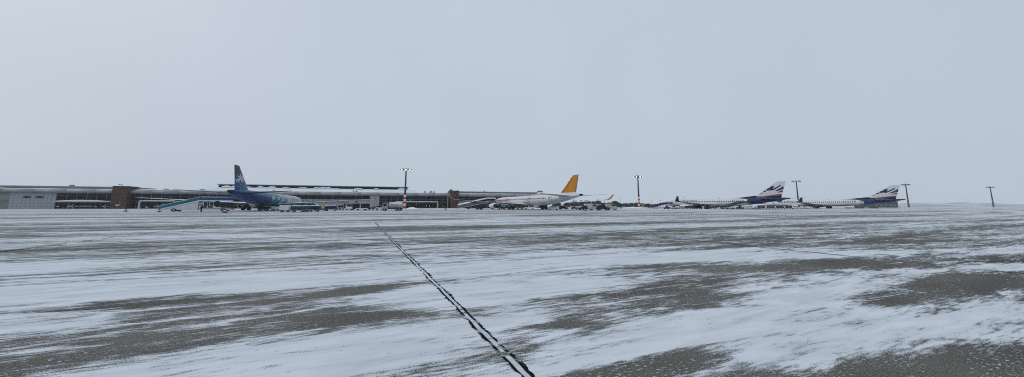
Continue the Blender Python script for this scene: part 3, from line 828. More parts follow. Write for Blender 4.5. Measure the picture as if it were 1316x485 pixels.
def airliner(kind, tail, label, winglet):
    pl = Plane(kind); P = pl.P
    t = thing('parked_airliner', label, 'airliner', (tail[0], tail[1], 0), HEAD, 'airliners parked along the apron')
    xs = [0.0, .05, .2, .5, 1, 1.7, 2.5, 3.5, 5, 6.5] + [6.5 + (pl.L - 14.5 - 6.5) * i / 8 for i in range(1, 9)] + [pl.L - 14.5 + 14.5 * i / 12 for i in range(1, 13)]
    rs = []
    for x in xs:
        top, bot, hw = pl.sec(x); zc, rz = (top + bot) / 2, (top - bot) / 2
        rs.append([P(x, max(hw, .02) * math.cos(2 * math.pi * i / 28), zc + max(rz, .02) * math.sin(2 * math.pi * i / 28)) for i in range(28)])
    fus = MB().rings(rs).build('fuselage', LIV[kind], t)
    # tail cone outlet
    top, bot, hw = pl.sec(pl.L); zc = (top + bot) / 2
    rg = lambda x, k: [P(x, hw * k * math.cos(2 * math.pi * i / 14), zc + (top - bot) / 2 * k * math.sin(2 * math.pi * i / 14)) for i in range(14)]
    MB().rings([rg(pl.L - .9, 1.10), rg(pl.L + .05, 1.02), rg(pl.L + .35, .72)]).build('exhaust_cone', M_dark, fus)
    # belly fairing
    xw = 0.372 * pl.L
    rs = []
    for i in range(9):
        u = i / 8; k = math.sin(math.pi * u) ** .5 if 0 < u < 1 else 0.05
        rs.append([P(xw - 2 + 12 * u, 2.1 * k * math.cos(2 * math.pi * j / 16), pl.zb + .55 + .85 * k * math.sin(2 * math.pi * j / 16)) for j in range(16)])
    MB().rings(rs).build('belly_fairing', M_wingd if kind == 'navy' else LIV[kind], t)
    # windows, doors, cockpit
    wz = pl.zt - 1.50
    rows = [x for x in [7.2 + 0.53 * i for i in range(200)] if x < pl.L - 9.3]
    for side in (1, -1):
        for x in rows:
            b = MB(); a = .14
            q = [pl.surfz(x - a, wz - .26, side), pl.surfz(x + a, wz - .26, side), pl.surfz(x + a, wz + .26, side), pl.surfz(x - a, wz + .26, side)]
            o = b.add(q, [(0, 1, 2, 3)]).build('cabin_window', M_carglass, fus)
        dl = [5.2, pl.L - 8.2] + ([13.5, 27.0] if kind != 'navy' else [])
        for x in dl:
            b = MB()
            def strip(x0, x1, z0, z1):
                for j in range(6):
                    za, zb_ = z0 + (z1 - z0) * j / 6, z0 + (z1 - z0) * (j + 1) / 6
                    b.add([pl.surfz(x0, za, side, .03), pl.surfz(x1, za, side, .03), pl.surfz(x1, zb_, side, .03), pl.surfz(x0, zb_, side, .03)], [(0, 1, 2, 3)])
            z0, z1 = wz - 1.15, wz + .70
            strip(x - .45, x - .36, z0, z1); strip(x + .36, x + .45, z0, z1); strip(x - .36, x + .36, z0, z0 + .1); strip(x - .36, x + .36, z1 - .1, z1)
            d = b.build('door', M_mid, fus)
            b = MB(); strip(x - .12, x + .12, wz - .1, wz + .28); b.build('door_window', M_carglass, d)
        for k in range(3):
            x0 = 1.55 + .55 * k; za = wz + .25 - .02 * k
            q = [pl.surfz(x0, za - .1 - .12 * (2 - k), side, .03), pl.surfz(x0 + .48, za - .1 - .12 * (1.4 - k), side, .03), pl.surfz(x0 + .48, za + .35 - .08 * (2 - k), side, .03), pl.surfz(x0 + .06, za + .28 - .16 * (2 - k), side, .03)]
            MB().add(q, [(0, 1, 2, 3)]).build('cockpit_window', M_carglass, fus)
    # wings
    for side in (1, -1):
        root = (xw, 7.0, side * 1.7, pl.zb + .55, .42); kink = (xw + 3.2, 4.2, side * 6.2, pl.zb + 1.05, .24); tip = (xw + 8.6, 1.6, side * 16.6, pl.zb + 2.25, .09)
        b = MB(); foil(b, P, root, kink, 14); foil(b, P, kink, tip, 14)
        w = b.build('wing', M_wing, t)
        if winglet == 'fence':
            b = MB(); b.add([], [])
            q = [(tip[0] + .3, tip[3]), (tip[0] + 2.0, tip[3] + .75), (tip[0] + 2.1, tip[3]), (tip[0] + 1.9, tip[3] - .6)]
            vs = [P(x, side * 16.62, z) for x, z in q] + [P(x, side * 16.70, z) for x, z in q]
            b.add(vs, [(0, 1, 2, 3), (7, 6, 5, 4)] + [((i + 1) % 4, i, i + 4, (i + 1) % 4 + 4) for i in range(4)])
            b.build('wingtip_fence', M_navy2, w)
        else:
            b = MB(); mi = 0
            st = [(tip[0], 1.6, 16.6, tip[3], .09), (tip[0] + .35, 1.35, 17.15, tip[3] + .3, .08), (tip[0] + 1.0, 1.0, 17.5, tip[3] + 1.2, .05), (tip[0] + 1.75, .55, 17.8, tip[3] + 2.5, .03)]
            rr = []
            for (x, c, y, z, th) in st:
                ring = []
                for i in range(10):
                    ang = 2 * math.pi * i / 10; cx = (1 - math.cos(ang)) / 2
                    tt = th * 1.9 * math.sqrt(cx) * (1 - cx) * (1 if ang < math.pi else -1)
                    ring.append(P(x + cx * c, side * y + tt * .9, z + tt * .6))
                rr.append(ring)
            b.rings(rr)
            b.build('winglet', M_wlo if kind == 'orange' else M_navy2, w)
        for yy in (4.2, 8.6, 12.2):
            u = (yy - 6.2) / 10.4
            xx = (kink[0] + kink[1] if u < 0 else kink[0] + kink[1] + (tip[0] + tip[1] - kink[0] - kink[1]) * u)
            zz = pl.zb + 1.05 + 1.2 * u if u > 0 else pl.zb + .85
            rs = []
            for i in range(6):
                v = i / 5; k = max(.06, math.sin(math.pi * min(1, v * .9 + .1)))
                rs.append([P(xx - 2.1 + 2.9 * v, side * yy + .16 * k * math.cos(2 * math.pi * j / 8), zz - .28 + .2 * k * math.sin(2 * math.pi * j / 8)) for j in range(8)])
            MB().rings(rs).build('flap_fairing', M_wingd, w)
        # engine
        ye = 5.4 if kind != 'navy' else 4.9; ze = 1.62 if kind != 'navy' else 1.42; re = 1.18 if kind != 'navy' else .95; xe = xw - 1.8
        def ring(x, r, n=22): return [P(x, side * ye + r / 1.0 * math.cos(2 * math.pi * i / n), ze + r * (.97 if math.sin(2 * math.pi * i / n) < 0 else 1) * math.sin(2 * math.pi * i / n)) for i in range(n)]
        eng = MB().rings([ring(xe + .25, re * .80), ring(xe, re * .88), ring(xe + .1, re * .95), ring(xe + .7, re), ring(xe + 1.8, re), ring(xe + 3.0, re * .86), ring(xe + 3.02, re * .80), ring(xe + 1.6, re * .78), ], False, False).build('engine', M_white if kind != 'blue' else M_grey, t)
        MB().rings([ring(xe + 1.58, re * .8), ring(xe + 1.62, re * .8)]).build('fan', M_dark, eng)
        MB().rings([ring(xe + .9, .05), ring(xe + 1.5, .3)]).build('spinner', M_mid, eng)
        MB().rings([ring(xe + 1.7, re * .62), ring(xe + 3.4, re * .58), ring(xe + 4.0, re * .42), ring(xe + 3.99, re * .36), ring(xe + 3.3, re * .34)], False, True).build('exhaust_nozzle', M_dark, eng)
        MB().rings([ring(xe + 3.3, re * .28), ring(xe + 4.0, re * .2), ring(xe + 4.5, .03)]).build('exhaust_plug', M_mid, eng)
        b = MB(); q = [(xe + .9, ze + re * .93), (xe + 2.4, ze + re * 1.22), (xe + 6, pl.zb + 1.0), (xe + 6, pl.zb + .75), (xe + 3.2, ze + re * .5), (xe + 1.2, ze + re * .8)]
        vs = [P(x, side * ye - .12, z) for x, z in q] + [P(x, side * ye + .12, z) for x, z in q]; n_ = len(q)
        b.add(vs, [tuple(range(n_)), tuple(range(2 * n_ - 1, n_ - 1, -1))] + [((i + 1) % n_, i, i + n_, (i + 1) % n_ + n_) for i in range(n_)])
        b.build('pylon', M_grey, eng)
        # main gear
        ym = 3.8 if kind != 'navy' else 2.9; xm = .497 * pl.L
        g = MB().tube(P(xm, side * ym, .55), P(xm - .2, side * ym, pl.zb + .8), .14, .17, 8, sx=K * .6).tube(P(xm, side * ym, 1.2), P(xm - .1, side * (ym - 1.4), pl.zb + .5), .07, n=6).build('main_gear', M_mid, t)
        for dy in (-.42, .42):
            rw = .58
            wr = lambda y, r: [P(xm + r * math.cos(2 * math.pi * i / 16), side * ym + y, rw + r * math.sin(2 * math.pi * i / 16)) for i in range(16)]
            wl_ = MB().rings([wr(dy - .19, rw * .62), wr(dy - .2, rw * .9), wr(dy - .12, rw), wr(dy + .12, rw), wr(dy + .2, rw * .9), wr(dy + .19, rw * .62)]).build('wheel', M_rub, g)
            MB().rings([wr(dy - .21, rw * .5), wr(dy + .21, rw * .5)]).build('rim', M_rim, wl_)
        b = MB(); b.box(*sorted(((pl.L - xm + .5) * K, (pl.L - xm - .5) * K)), *sorted((side * (ym + .45) * K, side * (ym + .52) * K)), 1.0, pl.zb + .55); b.build('gear_door', M_grey, t)
        # tailplane
        xt = pl.L - 5.9 if kind != 'navy' else pl.L - 5.6
        hs = 6.2 if kind != 'navy' else 7.1; zr = 4.85 if kind != 'navy' else 4.75
        b = MB(); foil(b, P, (xt, 3.9, side * .5, zr, .22), (xt + 3.3, 1.5, side * hs, zr + .65, .07), 12)
        b.build('tailplane', M_wing if kind == 'orange' else (M_navy2 if kind == 'blue' else M_mid), t)
    # nose gear
    g = MB().tube(P(5.0, 0, .4), P(4.8, 0, pl.zb + .4), .10, .12, 8).build('nose_gear', M_mid, t)
    for dy in (-.25, .25):
        rw = .40
        wr = lambda y, r: [P(5.0 + r * math.cos(2 * math.pi * i / 14), y, rw + r * math.sin(2 * math.pi * i / 14)) for i in range(14)]
        MB().rings([wr(dy - .11, rw * .6), wr(dy - .1, rw), wr(dy + .1, rw), wr(dy + .11, rw * .6)]).build('wheel', M_rub, g)
    # fin: a stack of slices so that the painted bands follow the metal
    if kind == 'navy':
        zb, zt = 5.0, pl.fin; le0, te0, le1, te1 = pl.L - 8.3, pl.L - 1.5, pl.L - 2.3, pl.L - .15
        le0 += -.2
    else:
        zb, zt = 5.55, pl.fin; le0, te0, le1, te1 = pl.L - 7.4, pl.L - 1.6, pl.L - 2.45, pl.L - .55
    def finring(f, n=14):
        z = zb + (zt - zb) * f; a = le0 + (le1 - le0) * f; c = te0 + (te1 - te0) * f
        th = .30 - .20 * f; ring = []
        for i in range(n):
            ang = 2 * math.pi * i / n; cx = (1 - math.cos(ang)) / 2
            ring.append(P(a + cx * (c - a), th * 1.9 * math.sqrt(cx) * (1 - cx) * (1 if ang < math.pi else -1), z))
        return ring
    def finside(fx, f, side, off=.03):
        z = zb + (zt - zb) * f; a = le0 + (le1 - le0) * f; c = te0 + (te1 - te0) * f; th = .30 - .20 * f
        cx = max(.02, min(.985, fx))
        return P(a + cx * (c - a), side * (th * 1.9 * math.sqrt(cx) * (1 - cx) + off / K), z)
    if kind == 'blue': bands = [(0, .30, M_fin_blue), (.30, .66, M_fin_blue), (.66, 1, M_fin_dark)]
    elif kind == 'orange': bands = [(0, .08, M_white), (.08, 1, M_fin_orange)]
    else: bands = [(0, .13, M_navy2), (.13, 1, M_fin_white)]
    fin = None
    for f0, f1, mm in bands:
        o = MB().rings([finring(f0), finring((f0 + f1) / 2), finring(f1)], smooth=False).build('fin' if fin is None else 'fin_section', mm, t if fin is None else fin)
        fin = fin or o
    def patch(poly, mm, nm, grid=True):
        """poly in fin coordinates (fraction of chord, fraction of height), laid on both faces"""
        for side in (1, -1):
            c = (sum(p[0] for p in poly) / len(poly), sum(p[1] for p in poly) / len(poly))
            pts = []
            for i in range(len(poly)):
                a, b_ = poly[i], poly[(i + 1) % len(poly)]
                for j in range(3): pts.append((a[0] + (b_[0] - a[0]) * j / 3, a[1] + (b_[1] - a[1]) * j / 3))
            n_ = len(pts)
            MB().add([finside(x, y, side) for x, y in pts] + [finside(*c, side, .05)], [(i, (i + 1) % n_, n_) for i in range(n_)]).build(nm, mm, fin)
    # dorsal fillet
    if kind == 'navy':
        b = MB(); q = [(le0 - 6.2, pl.zt - .05), (le0 - 2.5, pl.zt + .22), (le0 + 1.0, 6.35), (le0 + 2.0, 6.2), (le0 + 2.2, 5.2), (le0 - 6.2, pl.zt - .2)]
        vs = [P(x, -.12, z) for x, z in q] + [P(x, .12, z) for x, z in q]; n_ = len(q)
        b.add(vs, [tuple(range(n_)), tuple(range(2 * n_ - 1, n_ - 1, -1))] + [((i + 1) % n_, i, i + n_, (i + 1) % n_ + n_) for i in range(n_)])
        b.build('dorsal_fin', M_navy2, fin)
        b = MB(); q = [(le0 - 4.0, pl.zt + .12), (le0 - 2.5, pl.zt + .26), (le0 + 1.0, 6.42), (le0 + 1.6, 6.3)]
        vs = [P(x, -.15, z) for x, z in q] + [P(x, .15, z) for x, z in q]; n_ = len(q)
        b.add(vs, [tuple(range(n_)), tuple(range(2 * n_ - 1, n_ - 1, -1))] + [((i + 1) % n_, i, i + n_, (i + 1) % n_ + n_) for i in range(n_)])
        b.build('red_stripe', M_red2, fin)
        patch([(0.02, .10), (.45, .105), (.985, .19), (.985, .265), (.45, .165), (0.02, .13)], M_red2, 'red_stripe')
        patch([(0.25, .05), (.6, .06), (.985, .10), (.985, .185), (.45, .10), (0.1, .09)], M_navy2, 'navy_stripe')
        rays = [[(.03, .31), (.17, .33), (.14, .37), (.04, .35)], [(.05, .43), (.20, .40), (.22, .45), (.07, .50)], [(.08, .53), (.28, .46), (.33, .51), (.20, .66), (.09, .60)],
                [(.10, .70), (.40, .47), (.52, .49), (.30, .77)], [(.40, .52), (.52, .49), (.78, .77), (.66, .79)], [(.62, .44), (.74, .44), (.985, .60), (.93, .72)], [(.68, .42), (.90, .48), (.985, .62), (.985, .52)], [(.78, .34), (.985, .36), (.985, .46), (.80, .385)]]
        for r in rays: patch(r, M_navy2, 'painted_ray')
    elif kind == 'blue':
        # white blossom
        for cxp, cyp, rad, k in ((.45, .50, 1.0, 6), (.80, .38, .6, 5)):
            for i in range(k):
                a = 2 * math.pi * i / k + .5
                pts = []
                for j in range(8):
                    q = 2 * math.pi * j / 8
                    lx, ly = .5 + .42 * math.cos(q), .17 * math.sin(q)
                    xx, yy = rot2(lx, ly, a)
                    pts.append((cxp + xx * .40 * rad, cyp + yy * .19 * rad))
                patch(pts, M_petal, 'painted_petal')
        for i in range(5):
            a = 2 * math.pi * i / 5
            pts = []
            for j in range(8):
                q = 2 * math.pi * j / 8; xx, yy = rot2(.5 + .42 * math.cos(q), .2 * math.sin(q), a); pts.append((.55 + xx * .42, .15 + yy * .16))
            patch(pts, M_turq, 'painted_petal')
        for (fx, fz, rr) in ((pl.L - 13.0, 3.9, .9), (pl.L - 16.5, 3.9, .9), (pl.L - 19, 5.2, .9), (pl.L - 22, 4.6, .7)):
            for side in (1, -1):
                for i in range(5):
                    a = 2 * math.pi * i / 5; pts = []
                    for j in range(8):
                        q = 2 * math.pi * j / 8; xx, yy = rot2(.5 + .42 * math.cos(q), .24 * math.sin(q), a); pts.append(pl.surfz(fx + xx * rr, fz + yy * rr, side, .03))
                    MB().add(pts, [tuple(range(8))]).build('painted_petal', M_petal, fus)
    else:
        tv, tf = text_mesh('PEGASUS')
        for side in (1, -1):
            vs = []
            for x, y in tv:
                f = .14 + .74 * (x if side > 0 else x)
                fx = .30 - .24 * y if side > 0 else .06 + .24 * y
                vs.append(finside(fx + .04, f, side, .04))
            MB().add(vs, tf).build('fin_lettering', M_redlet, fin)
        patch([(.90, .09), (.985, .09), (.985, 1), (.90, 1)], M_amber_dark, 'rudder_edge')
    # titles on the front fuselage
    if kind in ('orange', 'navy'):
        body = 'flypgs.com' if kind == 'orange' else 'SunExpress'
        tv, tf = text_mesh(body)
        x0, x1, z0, z1 = (6.3, 15.5, 3.35, 5.05) if kind == 'orange' else (6.4, 14.5, 3.9, 5.0)
        for side in (1, -1):
            vs = []
            for x, y in tv:
                xx = x0 + (x1 - x0) * (x if side > 0 else 1 - x)
                vs.append(pl.surfz(xx, z0 + (z1 - z0) * y, side, .07))
            MB().add(vs, tf).build('title_lettering', M_redlet if kind == 'orange' else M_navy2, fus)
    if kind == 'navy':
        for side in (1, -1):
            b = MB(); x0, x1 = pl.L - 12.6, pl.L - 9.6
            for xa, xb, za, zb_ in ((x0, x1, 4.35, 4.5), (x0, x0 + .2, 3.6, 4.35), (x1 - .2, x1, 3.5, 4.35)):
                b.add([pl.surfz(xa, za, side, .04), pl.surfz(xb, za, side, .04), pl.surfz(xb, zb_, side, .04), pl.surfz(xa, zb_, side, .04)], [(0, 1, 2, 3)])
            b.build('red_marking', M_red2, fus)
    # antennas on the crown
    for x in (9.0, 20.0):
        b = MB(); q = [(x, pl.zt - .05), (x + .25, pl.zt + .38), (x + .45, pl.zt + .38), (x + .6, pl.zt - .05)]
        vs = [P(a, -.03, z) for a, z in q] + [P(a, .03, z) for a, z in q]
        b.add(vs, [(0, 1, 2, 3), (7, 6, 5, 4)] + [((i + 1) % 4, i, i + 4, (i + 1) % 4 + 4) for i in range(4)]); b.build('antenna', M_grey, fus)
    t['_L'] = pl.L
    return t, pl

def tailpos(px, Yr):
    return (gx(px, Yr * K), Yr * K)
A_blue, p_blue = airliner('blue', tailpos(293.5, 46.5), 'airliner with deep blue rear and white blossom on its fin, nose to the terminal', 'fence')
A_or, p_or = airliner('orange', tailpos(747, 61.5), 'white airliner with amber yellow tail fin and amber winglets', 'sharklet')
A_n1, p_n1 = airliner('navy', tailpos(1014, 84.5), 'white airliner with navy rayed tail and boarding stairs at both doors', 'sharklet')
A_n2, p_n2 = airliner('navy', tailpos(1162, 100.0), 'navy tailed white airliner farthest right, beside the low dark building', 'sharklet')
for a in (A_blue, A_or, A_n1, A_n2): del a['_L']
def onplane(pt, pl, x, y):
    """ground point under a spot x aft of the nose and y to port"""
    dx, dy = rot2((pl.L - x) * K, y * K, HEAD)
    return Vector((pt.location.x + dx, pt.location.y + dy, 0))

# ------------------------------------------------------------------ small builders: wheels, vehicles
def wheels(parent, pts, r, w, rim=True, flat=1.0, name='wheel'):
    """upright wheels with their axle along local y"""
    first = None
    for (x, y) in pts:
        def rg(dy, k): return [(r * flat * k * math.cos(2 * math.pi * i / 14), dy, r + r * k * math.sin(2 * math.pi * i / 14)) for i in range(14)]
        if first is None:
            first = MB().rings([rg(-w / 2, .62), rg(-w / 2, .9), rg(-w * .35, 1), rg(w * .35, 1), rg(w / 2, .9), rg(w / 2, .62)]).build(name, M_rub, parent, (x, y, 0))
            o = first
            hub = MB().rings([rg(-w / 2 - .02, .5), rg(w / 2 + .02, .5)]).build('rim', M_rim, o)
        else:
            o = share(first, name, parent, (x, y, 0)); share(hub, 'rim', o)

def car(label, loc, rot, L=4.4, W=1.8, Hh=1.5, kind='car', m=None, group=None, cat=None, snow=True):
    m = m or M_whitev
    t = thing({'van': 'parked_van', 'suv': 'parked_car', 'car': 'parked_car', 'pickup': 'pickup_truck'}[kind], label, cat or {'van': 'van', 'pickup': 'pickup'}.get(kind, 'car'), loc, rot, group)
    h = Hh; x = L / 2
    if kind == 'van': prof = [(-x, .35), (-x, h * .92), (-x + .15, h), (x - 1.35, h), (x - .75, h * .58), (x - .05, h * .47), (x, .4), (x - .1, .28), (-x + .1, .28)]
    elif kind == 'suv': prof = [(-x, .4), (-x, h * .6), (-x + .25, h * .97), (-x + .6, h), (x - 1.9, h), (x - 1.25, h * .63), (x - .15, h * .55), (x, h * .4), (x, .38), (-x + .1, .3)]
    elif kind == 'pickup': prof = [(-x, .45), (-x, h * .56), (-.3, h * .56), (-.2, h * .97), (.1, h), (.9, h), (1.45, h * .62), (x - .1, h * .54), (x, .42), (-x + .1, .35)]
    else: prof = [(-x, .4), (-x + .05, h * .62), (-x + .55, h * .66), (-x + 1.05, h), (x - 1.9, h), (x - 1.15, h * .64), (x - .1, h * .52), (x, .35), (-x + .1, .28)]
    MB().prism(prof, -W / 2, W / 2).build('body', m, t, bevel=.07)
    zs = h * .64
    if kind == 'van': gl = [((x - 2.3, zs), (x - 1.0, zs), (x - 1.35, h * .92), (x - 2.3, h * .92))]
    elif kind == 'pickup': gl = [((-.1, zs), (1.3, zs), (.85, h * .93), (-.05, h * .93))]
    else: gl = [((-x + .85, zs + .03), (-.15, zs + .03), (-.15, h * .93), (-x + 1.15, h * .93)), ((-.05, zs + .03), (x - 1.4, zs + .03), (x - 1.9, h * .93), (-.05, h * .93))]
    for q in gl:
        for sd in (-1, 1):
            MB().prism(q, sd * (W / 2 - .01), sd * (W / 2 + .012)).build('side_window', M_carglass, t)
    if kind == 'van': ws = ((x - 1.30, h * .96), (x - .80, h * .61))
    elif kind == 'pickup': ws = ((.95, h * .97), (1.42, h * .645))
    elif kind == 'suv': ws = ((x - 1.86, h * .97), (x - 1.29, h * .655))
    else: ws = ((x - 1.86, h * .97), (x - 1.19, h * .665))
    dx, dz = ws[1][0] - ws[0][0], ws[1][1] - ws[0][1]; ln = math.hypot(dx, dz); ox, oz = -dz / ln * .03, dx / ln * .03
    MB().prism([ws[0], ws[1], (ws[1][0] + ox, ws[1][1] + oz), (ws[0][0] + ox, ws[0][1] + oz)], -W / 2 + .15, W / 2 - .15).build('windscreen', M_carglass, t)
    for sd in (-1, 1):
        MB().box(x - .06, x + .02, *sorted((sd * (W / 2 - .45), sd * (W / 2 - .12))), h * .40, h * .50).build('headlight', M_wht, t)
        MB().box(-x - .02, -x + .04, *sorted((sd * (W / 2 - .30), sd * (W / 2 - .08))), h * .42, h * .54).build('tail_light', M_red, t)
        MB().box(ws[1][0] - .35, ws[1][0] - .2, *sorted((sd * (W / 2 + .01), sd * (W / 2 + .2))), zs, zs + .14).build('mirror', M_dark, t)
    MB().box(x - .05, x + .07, -W / 2 + .1, W / 2 - .1, .32, .5).build('bumper', M_dark, t)
    wheels(t, [(x - .85, W / 2 - .12), (x - .85, -W / 2 + .12), (-x + .85, W / 2 - .12), (-x + .85, -W / 2 + .12)], .33, .22)
    return t

def baggage_cart(label, loc, rot, m, L=2.9, W=1.5, Hh=1.45, cover='tarp', group='baggage carts by the blossom tailed airliner'):
    t = thing('baggage_cart', label, 'cart', loc, rot, group)
    MB().box(-L / 2, L / 2, -W / 2, W / 2, .42, .55).build('deck', M_mid, t)
    for x in (-L / 2 + .05, L / 2 - .05):
        for y in (-W / 2 + .05, W / 2 - .05):
            MB().box(x - .04, x + .04, y - .04, y + .04, .55, Hh - .08).build('corner_post', M_mid, t)
    if cover == 'tarp':
        rs = []
        for i in range(9):
            u = i / 8; x = -L / 2 - .02 + (L + .04) * u; sag = -.08 * math.sin(math.pi * ((u * 2) % 1)); e = .05 * math.sin(i * 2.3)
            rs.append([(x, -W / 2 - .05 + e * .5, .62 + e), (x, -W / 2 - .03, Hh * .85), (x, -W / 2 + .2, Hh + sag), (x, 0, Hh + .10 + sag), (x, W / 2 - .2, Hh + sag), (x, W / 2 + .03, Hh * .85), (x, W / 2 + .05, .62 - e)])
        MB().rings(rs).build('tarpaulin', m, t)
        rs = [[(x, -W / 2 + .2, Hh + .02), (x, -W / 4, Hh + .16 + .04 * math.sin(x * 4)), (x, W / 4, Hh + .16 - .04 * math.sin(x * 3)), (x, W / 2 - .2, Hh + .02)] for x in [-L / 2 + .15 + (L - .3) * i / 8 for i in range(9)]]
        MB().rings(rs).build('snow_cap', M_snow, t)
    elif cover == 'cage':
        MB().box(-L / 2, L / 2, -W / 2, W / 2, Hh - .08, Hh).build('roof', m, t)
        for sd in (-1, 1):
            for k in range(2):
                x0 = -L / 2 + .1 + (L - .2) / 2 * k; x1 = x0 + (L - .2) / 2
                MB().tube((x0, sd * W / 2, .6), (x1, sd * W / 2, Hh - .1), .035, n=6).tube((x1, sd * W / 2, .6), (x0, sd * W / 2, Hh - .1), .035, n=6).build('cross_brace', M_wht, t)
        MB().box(-L / 2 + .06, L / 2 - .06, -.03, .03, .56, Hh - .1).build('partition', M_dark, t)
    else:
        MB().prism([(-L / 2 + .02, .56), (-L / 2 + .02, Hh - .25), (-L / 2 + .3, Hh), (L / 2 - .3, Hh), (L / 2 - .02, Hh - .25), (L / 2 - .02, .56)], -W / 2 + .02, W / 2 - .02).build('box', m, t, bevel=.04)
    MB().tube((L / 2, 0, .45), (L / 2 + .75, 0, .32), .04, n=6).build('tow_bar', M_dark, t)
    wheels(t, [(L / 2 - .5, W / 2 - .12), (L / 2 - .5, -W / 2 + .12), (-L / 2 + .5, W / 2 - .12), (-L / 2 + .5, -W / 2 + .12)], .22, .16)
    return t

def tractor(label, loc, rot, m, cab=True, group=None):
    t = thing('tow_tractor', label, 'tractor', loc, rot, group)
    MB().prism([(-1.4, .35), (-1.4, .95), (-.4, 1.0), (.2, 1.0), (1.35, .92), (1.45, .7), (1.4, .35)], -.72, .72).build('body', m, t, bevel=.06)
    if cab:
        MB().box(-.95, .35, -.66, .66, 1.72, 1.82).build('cab_roof', m, t)
        for x in (-.9, .28):
            for y in (-.6, .6): MB().box(x - .04, x + .04, y - .04, y + .04, .96, 1.72).build('cab_pillar', M_dark, t)
        MB().box(.24, .27, -.56, .56, 1.05, 1.68).build('windscreen', M_carglass, t)
        MB().box(-.85, .2, -.62, -.605, 1.05, 1.68).build('side_window', M_carglass, t)
    MB().box(-.5, -.1, -.35, .35, 1.0, 1.45).build('seat', M_dark, t)
    MB().box(1.38, 1.48, -.6, .6, .35, .6).build('bumper', M_dark, t)
    for y in (-.5, .5): MB().box(1.42, 1.47, y - .12, y + .12, .65, .8).build('headlight', M_wht, t)
    wheels(t, [(.9, .62), (.9, -.62), (-.85, .62), (-.85, -.62)], .36, .25)
    return t

